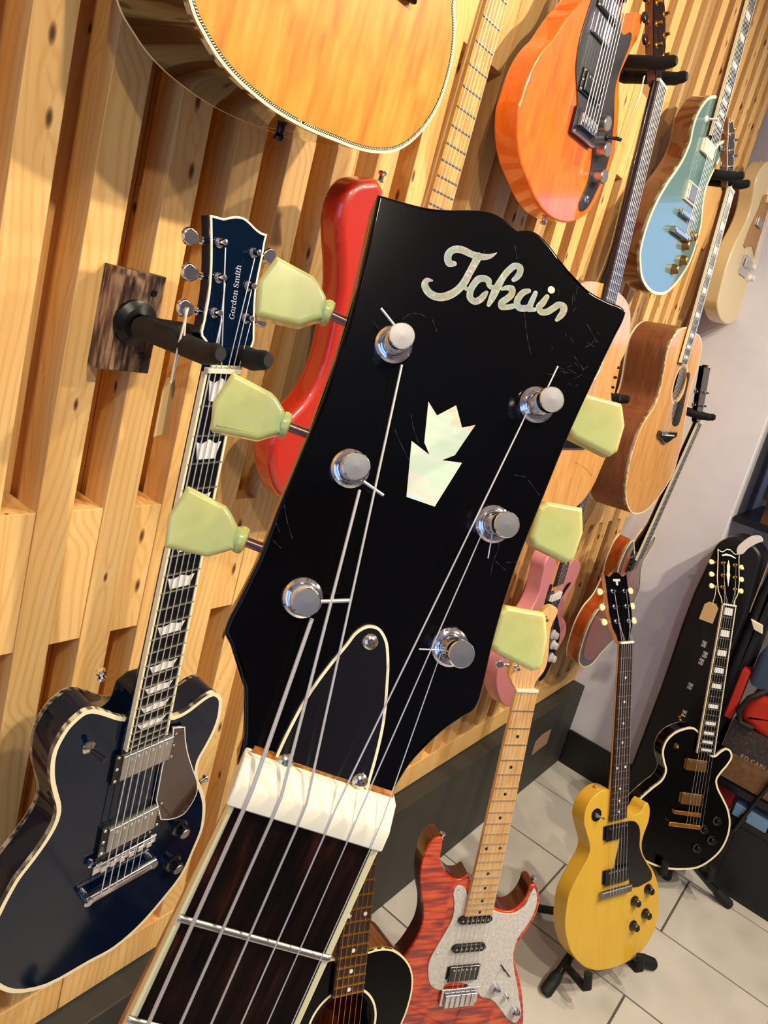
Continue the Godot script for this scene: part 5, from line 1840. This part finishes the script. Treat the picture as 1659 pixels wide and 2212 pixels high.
func make_black_lp() -> void:
	var f := frame_of(at_d(Vector2(1478, 1879), 2.2), at_d(Vector2(1570, 1307), 2.232), -48.0)
	var g := thing("electric_guitar", "glossy black single cutaway guitar with cream binding and gold hardware", "guitar", f, "guitars standing on the floor")
	var body := smooth(outline(f, [1500, 1572, 1472, 1575, 1451, 1586, 1436, 1604, 1430, 1625, 1433, 1646, 1437, 1664, 1430, 1682, 1409, 1700, 1385, 1721, 1362, 1747, 1352, 1785, 1360, 1825, 1382, 1853, 1406, 1867, 1439, 1877, 1472, 1879, 1508, 1875, 1537, 1858, 1558, 1837, 1573, 1807, 1578, 1777, 1573, 1747, 1561, 1721, 1551, 1700, 1549, 1685, 1558, 1670, 1573, 1652, 1582, 1634, 1579, 1622, 1570, 1616, 1555, 1623, 1543, 1632, 1533, 1628, 1528, 1617, 1520, 1600]), 4)
	var mb := Mb.new()
	mb.slab(body, -0.050, 0.0, 0.001, 0.001)
	part(g, "body", mb, mats["black_lacquer"])
	mb = Mb.new()
	rim(mb, body, 0.0055, -0.006, 0.0006)
	part(g, "binding", mb, mats["cream"])
	mb = Mb.new()
	rim(mb, body, 0.003, -0.0505, -0.046)
	part(g, "back_binding", mb, mats["ivory"])
	var yn := 0.80
	neck(g, {nut = yn, end = 0.352, wn = 0.043, we = 0.056, z = 0.008, scale = 0.628, join = 0.37, board = "ebony", back = "black_lacquer", inlay = "block", bound = "cream"})
	humbucker(g, on(f, Vector2(1504, 1653), 0.006), 0.0, 0.082, 0.042, "", "old_gold", true)
	humbucker(g, on(f, Vector2(1493, 1726), 0.006), 0.0, 0.082, 0.042, "", "old_gold", true)
	bar_bridge(g, on(f, Vector2(1484, 1757), 0.010), 0.0, 0.088, "gold")
	stop_tail(g, on(f, Vector2(1478, 1783), 0.010), 0.0, 0.100, "gold")
	for q in [[1551, 1775], [1523, 1793], [1539, 1817], [1508, 1834]]:
		knob(g, on(f, Vector2(q[0], q[1]), 0.008), 0.0, "black", 0.012)
	var tc := on(f, Vector2(1460, 1611))
	mb = Mb.new()
	mb.lathe(Vector3(tc.x, tc.y, 0), Vector3.BACK, [Vector2(0.009, 0), Vector2(0.008, 0.004), Vector2(0.004, 0.012), Vector2(0, 0.014)], 14)
	part(g, "selector_switch", mb, mats["old_gold"])
	strap_button(g, Vector3(-0.075, 0.432, -0.024), Vector3(-0.3, 1, 0), "gold")
	var h := head_frame(yn, 0.005, 14.0)
	var rows := [[-21, 48, -1, -33], [-20, 84, -1, -34], [-20, 122, -1, -35], [21, 48, 1, 33], [20, 84, 1, 34], [20, 122, 1, 35]].map(func(r): return [r[0] * 0.001, r[1] * 0.001, r[2], r[3] * 0.001])
	simple_head(g, h, smooth(local_poly(OPEN_BOOK, 0.001, true), 3), 0.015, "black_lacquer", "black_lacquer", rows, "gold", "ivory", 0.9, "cream")
	mb = Mb.new()
	mb.xf = h
	mb.slab(local_poly([0, 136, 5, 116, 4, 98, 6, 90, 4, 78, 0, 52, -4, 78, -6, 90, -4, 98, -5, 116]), 0.0, 0.0003)
	part(g, "diamond_inlay", mb, mats["white_pearl"])
	mb = Mb.new()
	mb.xf = h
	mb.ribbon(PackedVector2Array([Vector2(-0.022, 0.146), Vector2(-0.008, 0.151), Vector2(0.008, 0.150), Vector2(0.024, 0.144)]), [0.004, 0.006, 0.005, 0.003], 0.0, 0.0003)
	part(g, "headstock_emblem", mb, mats["white_pearl"])
	var ends := []
	for k in [2, 1, 0, 3, 4, 5]:
		ends.append(h * Vector3(rows[k][0], rows[k][1], 0.008))
	var t := on(f, Vector2(1478, 1783), 0.012)
	strings(g, yn, 0.016, 0.035, t.y, 0.015, 0.051, ends, "string_wound", 0.0004)
	stand("black tube stand with long foot under the glossy black guitar", f, 0.075, 0.14, [at_y(Vector2(1440, 1890), 0.012), at_y(Vector2(1570, 1950), 0.012)])
	# yoke across the neck, as the tall stand behind has it
	price_tag("white price tag on cord at the black headstock", f * Vector3(-0.045, 0.85, 0.0), f * Vector3(-0.050, 0.80, 0.006), 0.040, 0.062, -1.3)

func make_flame() -> void:
	var f := frame_of(at_d(Vector2(990, 2156), 1.43), at_d(Vector2(1133, 1490), 1.332), -37.0)
	f.origin -= f.basis.y * 0.155
	var g := thing("electric_guitar", "flamed orange red double cutaway guitar with white pearl pickguard and maple neck", "guitar", f, "guitars standing on the floor")
	var body := smooth(outline(f, [954, 1810, 956, 1824, 951, 1856, 954, 1869, 967, 1888, 983, 1900, 996, 1900, 1012, 1891, 1018, 1905, 1040, 1930, 1061, 1954, 1070, 1962, 1089, 1969, 1110, 1967, 1126, 1954, 1139, 1933, 1147, 1914, 1155, 1912, 1163, 1925, 1166, 1946, 1161, 1970, 1142, 2005, 1124, 2031, 1114, 2050, 1112, 2068, 1116, 2092, 1124, 2121, 1130, 2161, 1131, 2212, 1122, 2262, 1096, 2300, 1050, 2322, 990, 2326, 920, 2312, 860, 2275, 828, 2220, 822, 2160, 840, 2105, 877, 2063, 893, 2039, 906, 2015, 913, 1989, 914, 1962, 909, 1930, 907, 1898, 911, 1867, 919, 1840, 930, 1822, 943, 1811]), 4)
	var mb := Mb.new()
	mb.slab(body, -0.042, -0.004, 0.0, 0.006)
	part(g, "body", mb, mats["cherry_side"])
	mb = Mb.new()
	mb.slab(body, -0.004, 0.0, 0.003, 0.0)
	part(g, "top", mb, mats["flame"], "flamed orange red top")
	var pg := smooth(outline(f, [991, 1914, 983, 1920, 982, 1952, 978, 1983, 959, 2020, 941, 2050, 927, 2079, 925, 2103, 930, 2127, 943, 2137, 956, 2140, 956, 2140, 960, 2128, 1030, 2140, 1039, 2153, 1060, 2158, 1081, 2180, 1100, 2203, 1115, 2209, 1123, 2198, 1122, 2161, 1116, 2121, 1110, 2090, 1109, 2060, 1118, 2028, 1142, 1994, 1157, 1962, 1160, 1936, 1154, 1920, 1147, 1930, 1134, 1957, 1113, 1973, 1086, 1974, 1062, 1966, 1062, 1966, 1004, 1958, 1004, 1958, 1008, 1925, 1002, 1917], 0.0024), 3)
	mb = Mb.new()
	mb.slab(pg, 0.0, 0.0024, 0.0004, 0.0)
	var gd := part(g, "pickguard", mb, mats["pearloid"], "white pearl pickguard")
	mb = Mb.new()
	for q in [[991, 1922], [973, 2012], [945, 2060], [938, 2127], [1060, 1971], [1122, 2012], [1104, 2072], [1153, 1932], [1115, 2203]]:
		var c := on3(f, Vector2(q[0], q[1]), 0.0024)
		mb.lathe(c, Vector3.BACK, [Vector2(0.0022, 0), Vector2(0.0016, 0.0008), Vector2(0, 0.001)], 8)
	part(gd, "screws", mb, mats["chrome"])
	var yn := 0.803
	neck(g, {nut = yn, end = 0.345, wn = 0.043, we = 0.057, z = 0.004, scale = 0.648, join = 0.325, board = "maple", back = "maple", inlay = "dot", shell = "black_plastic"})
	for q in [[1027, 1987], [1013, 2048]]:
		var c := on(f, Vector2(q[0], q[1]), 0.006)
		mb = Mb.new()
		mb.slab(smooth(local_poly([-36, 0, -30, 7, -26, 8, -26, 8, 26, 8, 26, 8, 30, 7, 36, 0, 30, -7, 26, -8, 26, -8, -26, -8, -26, -8, -30, -7]), 2), 0.0, 0.008, 0.0015, 0.0)
		var p := part(g, "pickup", mb, mats["black_plastic"])
		p.position = Vector3(c.x, c.y, 0.0)
		mb = Mb.new()
		for k in 6:
			mb.disc(Vector2((k - 2.5) * 0.0104, 0), 0.0022, 0.006, 0.0088, 0.0003, 10)
		part(p, "pole_pieces", mb, mats["brushed"])
	humbucker(g, on(f, Vector2(1001, 2102), 0.006), 0.0, 0.078, 0.040, "", "gloss_black_plastic", true)
	# tremolo bridge
	var c := on(f, Vector2(992, 2152), 0.006)
	mb = Mb.new()
	mb.box(Vector3(c.x, c.y, 0.004), Vector3(0.078, 0.036, 0.006), 0.001)
	var br := part(g, "bridge", mb, mats["chrome"])
	mb = Mb.new()
	for k in 6:
		mb.box(Vector3(c.x + (k - 2.5) * 0.0108, c.y - 0.004, 0.010), Vector3(0.0098, 0.028, 0.007), 0.002)
	part(br, "saddles", mb, mats["chrome"])
	for q in [[1070, 2134], [1112, 2184]]:
		var k := on(f, Vector2(q[0], q[1]), 0.006)
		mb = Mb.new()
		mb.lathe(Vector3(k.x, k.y, 0.0024), Vector3.BACK, [Vector2(0.009, 0), Vector2(0.009, 0.010), Vector2(0.0075, 0.015), Vector2(0.004, 0.0175), Vector2(0, 0.018)], 18)
		part(g, "knob", mb, mats["chrome"])
	var s0 := on3(f, Vector2(1082, 2084), 0.003)
	var s1 := on3(f, Vector2(1101, 2110), 0.003)
	mb = Mb.new()
	mb.tube(PackedVector3Array([s0, s1]), 0.0012, 6)
	mb.tube(PackedVector3Array([s0.lerp(s1, 0.2), s0.lerp(s1, 0.15) + Vector3(0, 0, 0.010)]), 0.0016, 6)
	part(g, "selector_slot", mb, mats["black_metal"])
	var jc := on(f, Vector2(1093, 2152), 0.004)
	mb = Mb.new()
	mb.lathe(Vector3(jc.x, jc.y, 0.0024), Vector3.BACK, [Vector2(0.006, 0), Vector2(0.005, 0.008), Vector2(0, 0.010)], 12)
	part(g, "mini_switch", mb, mats["chrome"])
	var h := head_frame(yn, 0.001, 3.0)
	var fh := f * h
	var hp := smooth(outline(fh, [1112, 1486, 1112, 1486, 1104, 1470, 1100, 1457, 1103, 1446, 1120, 1412, 1142, 1372, 1160, 1342, 1172, 1321, 1184, 1312, 1197, 1310, 1205, 1317, 1204, 1326, 1197, 1341, 1190, 1359, 1187, 1386, 1185, 1413, 1181, 1437, 1175, 1451, 1165, 1464, 1157, 1475, 1154, 1492, 1154, 1492]), 3)
	mb = Mb.new()
	mb.xf = h
	mb.slab(hp, -0.014, 0.0, 0.0012, 0.001)
	part(g, "headstock", mb, mats["maple"])
	var ends := []
	for q in 6:
		var p := Vector2(1117, 1443).lerp(Vector2(1178, 1337), q / 5.0)
		var cc := on(fh, p, 0.004)
		peg(g, h, cc, -1, cc.x - 0.014, "chrome", "chrome", 0.85)
		ends.append(h * Vector3(cc.x, cc.y, 0.008))
	strings(g, yn, 0.011, 0.035, c.y, 0.015, 0.052, ends, "string_steel", 0.0004)
	strap_button(g, on3(f, Vector2(953, 1812), -0.018) + Vector3(0, 0.0, 0), Vector3(0.1, 1, 0))
	strap_button(g, Vector3(on(f, Vector2(1150, 1905), -0.02).x, on(f, Vector2(1150, 1905), -0.02).y, -0.02), Vector3(0.1, 1, 0))
	stand("low black stand under the flamed red guitar", f, 0.08, 0.16)

func make_floor_acoustic() -> void:
	var pa := at_d(Vector2(759, 2088), 1.13)
	var n := Vector3(sin(deg_to_rad(-27.0)), 0, cos(deg_to_rad(-27.0)))
	var y := Vector3.UP * cos(deg_to_rad(-18.0)) + n * sin(deg_to_rad(-18.0))
	var f := frame_of(pa, pa + y, -27.0)
	f.origin -= f.basis.y * 0.47 + f.basis.z * 0.008
	var g := thing("acoustic_guitar", "black topped acoustic guitar with ivory binding standing between the wall plinth and flamed guitar", "guitar", f, "guitars standing on the floor")
	var right := outline(f, [791, 2058, 806, 2053, 828, 2049, 847, 2051, 865, 2061, 878, 2074, 888, 2092, 892, 2112, 891, 2136, 885, 2164, 877, 2190, 868, 2212])
	var flat := []
	for q in right:
		flat.append_array([q.x * 1000, q.y * 1000])
	var last := right[right.size() - 1]
	flat.append_array([last.x * 1000 - 6.0, last.y * 1000 - 35.0, last.x * 1000 + 4.0, last.y * 1000 - 75.0, last.x * 1000 + 34.0, last.y * 1000 - 135.0, last.x * 1000 + 40.0, 110.0, last.x * 1000 + 20.0, 40.0, 90.0, 6.0, 40.0, -2.0, 0.0, -4.0])
	var body := smooth(local_poly(flat, 0.001, true), 4)
	hollow(g, body, 0.10, "black_lacquer", "mahogany", "ivory", Vector2(0, 0.375), 0.050)
	neck(g, {nut = 0.86, end = 0.428, wn = 0.042, we = 0.053, z = 0.003, scale = 0.645, join = 0.475, board = "rosewood_grey", back = "mahogany", inlay = "dot", wire = "gold"})
	var mb := Mb.new()
	mb.box(Vector3(0, 0.20, 0.004), Vector3(0.15, 0.03, 0.008), 0.002)
	part(g, "bridge", mb, mats["rosewood"])
	strings(g, 0.86, 0.011, 0.036, 0.20, 0.012, 0.052, [], "gold", 0.0005)
	var h := head_frame(0.86, 0.001, 13.0)
	simple_head(g, h, smooth(local_poly(SQUARE, 0.001, true), 3), 0.015, "rosewood", "mahogany", [], "chrome", "chrome")
	stand("low black stand under the black topped acoustic guitar", f, 0.10, 0.05)
# ---------------------------------------------------------------- cases and boxes by the end wall
# a frame whose x runs along world z, facing the camera side of the end wall
func facing(at: Vector3) -> Transform3D:
	return Transform3D(Basis(Vector3(0, 0, 1), Vector3.UP, Vector3(-1, 0, 0)), at)

func crate(called: String, label: String, category: String, lo: Vector3, hi: Vector3, m: String, r := 0.003, turn := 0.0) -> Node3D:
	var c := (lo + hi) / 2
	var t := thing(called, label, category, Transform3D(Basis(Vector3.UP, turn), Vector3(c.x, lo.y, c.z)))
	var mb := Mb.new()
	mb.box(Vector3(0, (hi.y - lo.y) / 2, 0), hi - lo, r)
	part(t, "body", mb, mats[m])
	return t

func make_clutter() -> void:
	var f := facing(Vector3(2.475, 0.0, -0.436))
	var t := thing("guitar_case", "tall black hard guitar case with chrome latches against white pier", "case", f)
	var sh := smooth(local_poly([0, 0, 0, 0, 0, 500, 2, 960, 12, 1030, 50, 1066, 95, 1066, 138, 1040, 150, 980, 152, 500, 152, 0, 152, 0]), 4)
	var mb := Mb.new()
	mb.slab(sh, -0.125, -0.052, 0.0, 0.012)
	part(t, "rear_shell", mb, mats["case_black"])
	mb = Mb.new()
	mb.slab(sh, -0.049, 0.0, 0.012, 0.0)
	part(t, "lid", mb, mats["case_black"])
	mb = Mb.new()
	rim(mb, sh, 0.003, -0.053, -0.048)
	part(t, "seam_strip", mb, mats["brushed"])
	for q in [[1521, 1391], [1523, 1414], [1515, 1429], [1491, 1482], [1478, 1541]]:
		var c := on3(f, Vector2(q[0], q[1]), 0.002)
		mb = Mb.new()
		mb.box(c, Vector3(0.016, 0.022, 0.006), 0.002)
		mb.lathe(c + Vector3(0, 0, 0.003), Vector3.BACK, [Vector2(0.006, 0), Vector2(0.004, 0.004), Vector2(0, 0.005)], 12)
		part(t, "latch", mb, mats["chrome"])
	# white luggage loop on the case
	var lp := thing("luggage_tag", "white luggage loop over the shoulder of the black case", "tag", f * Transform3D(Basis(), Vector3(0.085, 1.04, 0.004)))
	mb = Mb.new()
	mb.slab(smooth(local_poly([-16, -8, -10, -20, 2, -18, 12, 4, 34, 34, 44, 44, 34, 56, 14, 50, -6, 24]), 3), 0.0, 0.004, 0.001, 0.0)
	part(lp, "loop", mb, mats["white_plastic"])
	# navy gig bag
	f = facing(Vector3(2.50, 0.0, -0.276))
	t = thing("gig_bag", "dark navy padded gig bag with pale piping standing beside the black case", "bag", f)
	sh = smooth(local_poly([0, 0, 0, 0, 2, 300, 1, 800, 6, 960, 18, 1030, 38, 1040, 56, 990, 60, 800, 59, 300, 60, 0, 60, 0]), 4)
	mb = Mb.new()
	mb.slab(sh, -0.10, 0.0, 0.020, 0.02)
	part(t, "bag_body", mb, mats["navy"])
	mb = Mb.new()
	mb.tube(PackedVector3Array([on3(f, Vector2(1659, 1218), 0.002), on3(f, Vector2(1640, 1268), 0.003), on3(f, Vector2(1619, 1322), 0.003)]), 0.0022, 6)
	part(t, "piping", mb, mats["print_tan"])
	mb = Mb.new()
	mb.slab(PackedVector2Array([on(f, Vector2(1622, 1338), 0.012), on(f, Vector2(1647, 1352), 0.012), on(f, Vector2(1646, 1370), 0.012), on(f, Vector2(1628, 1360), 0.012)]), 0.0, 0.012, 0.002, 0.0)
	part(t, "pocket_label", mb, mats["cream"])
	# amplifier on the floor and what is piled on it
	t = crate("amplifier", "black amplifier with navy grille cloth standing on the floor tiles", "amplifier", Vector3(2.45, 0.0, -0.12), Vector3(2.72, 0.254, 0.20), "case_black", 0.006)
	mb = Mb.new()
	mb.box(Vector3(-0.136, 0.127, 0.01), Vector3(0.004, 0.20, 0.27), 0.001)
	part(t, "grille_cloth", mb, mats["navy"])
	t = crate("folder", "pale blue card folder lying on the amplifier", "folder", Vector3(2.44, 0.256, -0.112), Vector3(2.66, 0.292, -0.012), "pale_blue", 0.002)
	t = crate("pouch", "crimson cloth pouch squeezed beside the blue folder", "pouch", Vector3(2.455, 0.256, -0.205), Vector3(2.60, 0.318, -0.118), "crimson", 0.012)
	t = crate("tray", "shallow black tray under the cable box", "tray", Vector3(2.44, 0.32, -0.205), Vector3(2.70, 0.342, 0.10), "case_black", 0.004)
	t = crate("cable_box", "brown printed cable box with tan lower front", "box", Vector3(2.452, 0.344, -0.205), Vector3(2.66, 0.525, 0.02), "printed_grey", 0.003)
	mb = Mb.new()
	mb.box(Vector3(-0.1045, 0.045, -0.004), Vector3(0.002, 0.085, 0.205), 0.0008)
	part(t, "tan_panel", mb, mats["kraft"])
	var tm := TextMesh.new()
	tm.text = "ED CABLE"
	var fo := SystemFont.new()
	fo.font_names = PackedStringArray(["Droid Sans"])
	fo.font_weight = 700
	tm.font = fo
	tm.font_size = 32
	tm.pixel_size = 0.00062
	tm.depth = 0.0006
	var tx := part_mesh(t, "box_lettering", tm, mats["print_tan"], "tan capitals reading ED CABLE")
	tx.transform = Transform3D(Basis(Vector3(0, 0, 1), Vector3.UP, Vector3(-1, 0, 0)), Vector3(-0.1048, 0.092, -0.012))
	# red woven roll with its black strap
	f = facing(Vector3(2.452, 0.531, -0.205))
	t = thing("cable_roll", "orange red woven roll with black strap lying on the cable box", "roll", f)
	mb = Mb.new()
	mb.slab(smooth(local_poly([14, 30, 22, 8, 40, 0, 190, 0, 215, 20, 222, 60, 212, 100, 190, 118, 60, 118, 36, 106, 20, 72]), 4), -0.18, 0.0, 0.03, 0.02)
	part(t, "roll", mb, mats["red_weave"])
	mb = Mb.new()
	mb.tube(PackedVector3Array([Vector3(0.060, 0.124, -0.06), Vector3(0.050, 0.122, 0.004), Vector3(0.022, 0.090, 0.010), Vector3(0.008, 0.040, 0.012), Vector3(0.022, 0.006, 0.012), Vector3(0.060, 0.004, 0.008)]), 0.009, 10)
	part(t, "strap", mb, mats["rubber"])
	t = crate("red_sleeve", "narrow red cloth sleeve standing beside the woven roll", "sleeve", Vector3(2.455, 0.527, -0.232), Vector3(2.52, 0.690, -0.208), "red_weave", 0.006)
	t = crate("parts_bag", "blue foil bag of parts piled on the red roll", "bag", Vector3(2.456, 0.656, -0.205), Vector3(2.62, 0.765, 0.02), "foil_blue", 0.02)
	for k in 2:
		mb = Mb.new()
		mb.box(Vector3(-0.083, 0.03 + 0.045 * k, 0.03 - 0.07 * k), Vector3(0.003, 0.016, 0.05), 0.001)
		part(t, "bag_label", mb, mats["white_plastic"])
	# black boom arm
	t = thing("boom_arm", "thin black microphone boom arm slanting past the amplifier", "stand", Transform3D(Basis(), at_x(Vector2(1585, 1792), 2.42)))
	var e := at_x(Vector2(1690, 1660), 2.43) - t.position
	mb = Mb.new()
	mb.tube(PackedVector3Array([Vector3.ZERO, e * 0.22, e * 0.24, e]), [0.010, 0.010, 0.006, 0.006], 10)
	part(t, "arm", mb, mats["black_metal"])
	# a shelf in the recess with boxes
	t = crate("wall_shelf", "narrow dark shelf fixed in the recess above the cases", "shelf", Vector3(2.64, 1.085, -0.435), Vector3(3.16, 1.105, 0.5), "case_black", 0.002)
	t = crate("cardboard_box", "plain brown cardboard box on the recess shelf", "box", Vector3(2.66, 1.106, -0.36), Vector3(3.0, 1.185, 0.0), "card_brown", 0.002)
	t = crate("speaker_cabinet", "black speaker cabinet resting on the brown cardboard box", "speaker", Vector3(2.63, 1.186, -0.375), Vector3(3.0, 1.62, 0.0), "case_black", 0.006)
	# thin pinkish tan patch laid flat on the plinth face
	t = thing("plinth_patch", "small pinkish flat patch on the grey plinth", "plinth_patch", Transform3D(Basis(), at_z(Vector2(1165, 1606), -0.703)))
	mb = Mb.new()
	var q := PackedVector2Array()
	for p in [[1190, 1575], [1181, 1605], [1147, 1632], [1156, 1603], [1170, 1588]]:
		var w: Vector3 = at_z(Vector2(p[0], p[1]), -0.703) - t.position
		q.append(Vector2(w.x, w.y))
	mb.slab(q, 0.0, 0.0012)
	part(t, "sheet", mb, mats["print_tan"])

func _ready() -> void:
	make_camera()
	make_materials()
	make_light()
	make_room()
	main_body = smooth(outline(yellow_frame(), YELLOW), 3)
	make_main_guitar()
	make_blue()
	make_orange()
	make_teal()
	make_cream()
	make_spruce_acoustics()
	make_red_hung()
	make_pink()
	make_burst()
	make_yellow()
	make_black_lp()
	make_flame()
	make_floor_acoustic()
	make_clutter()
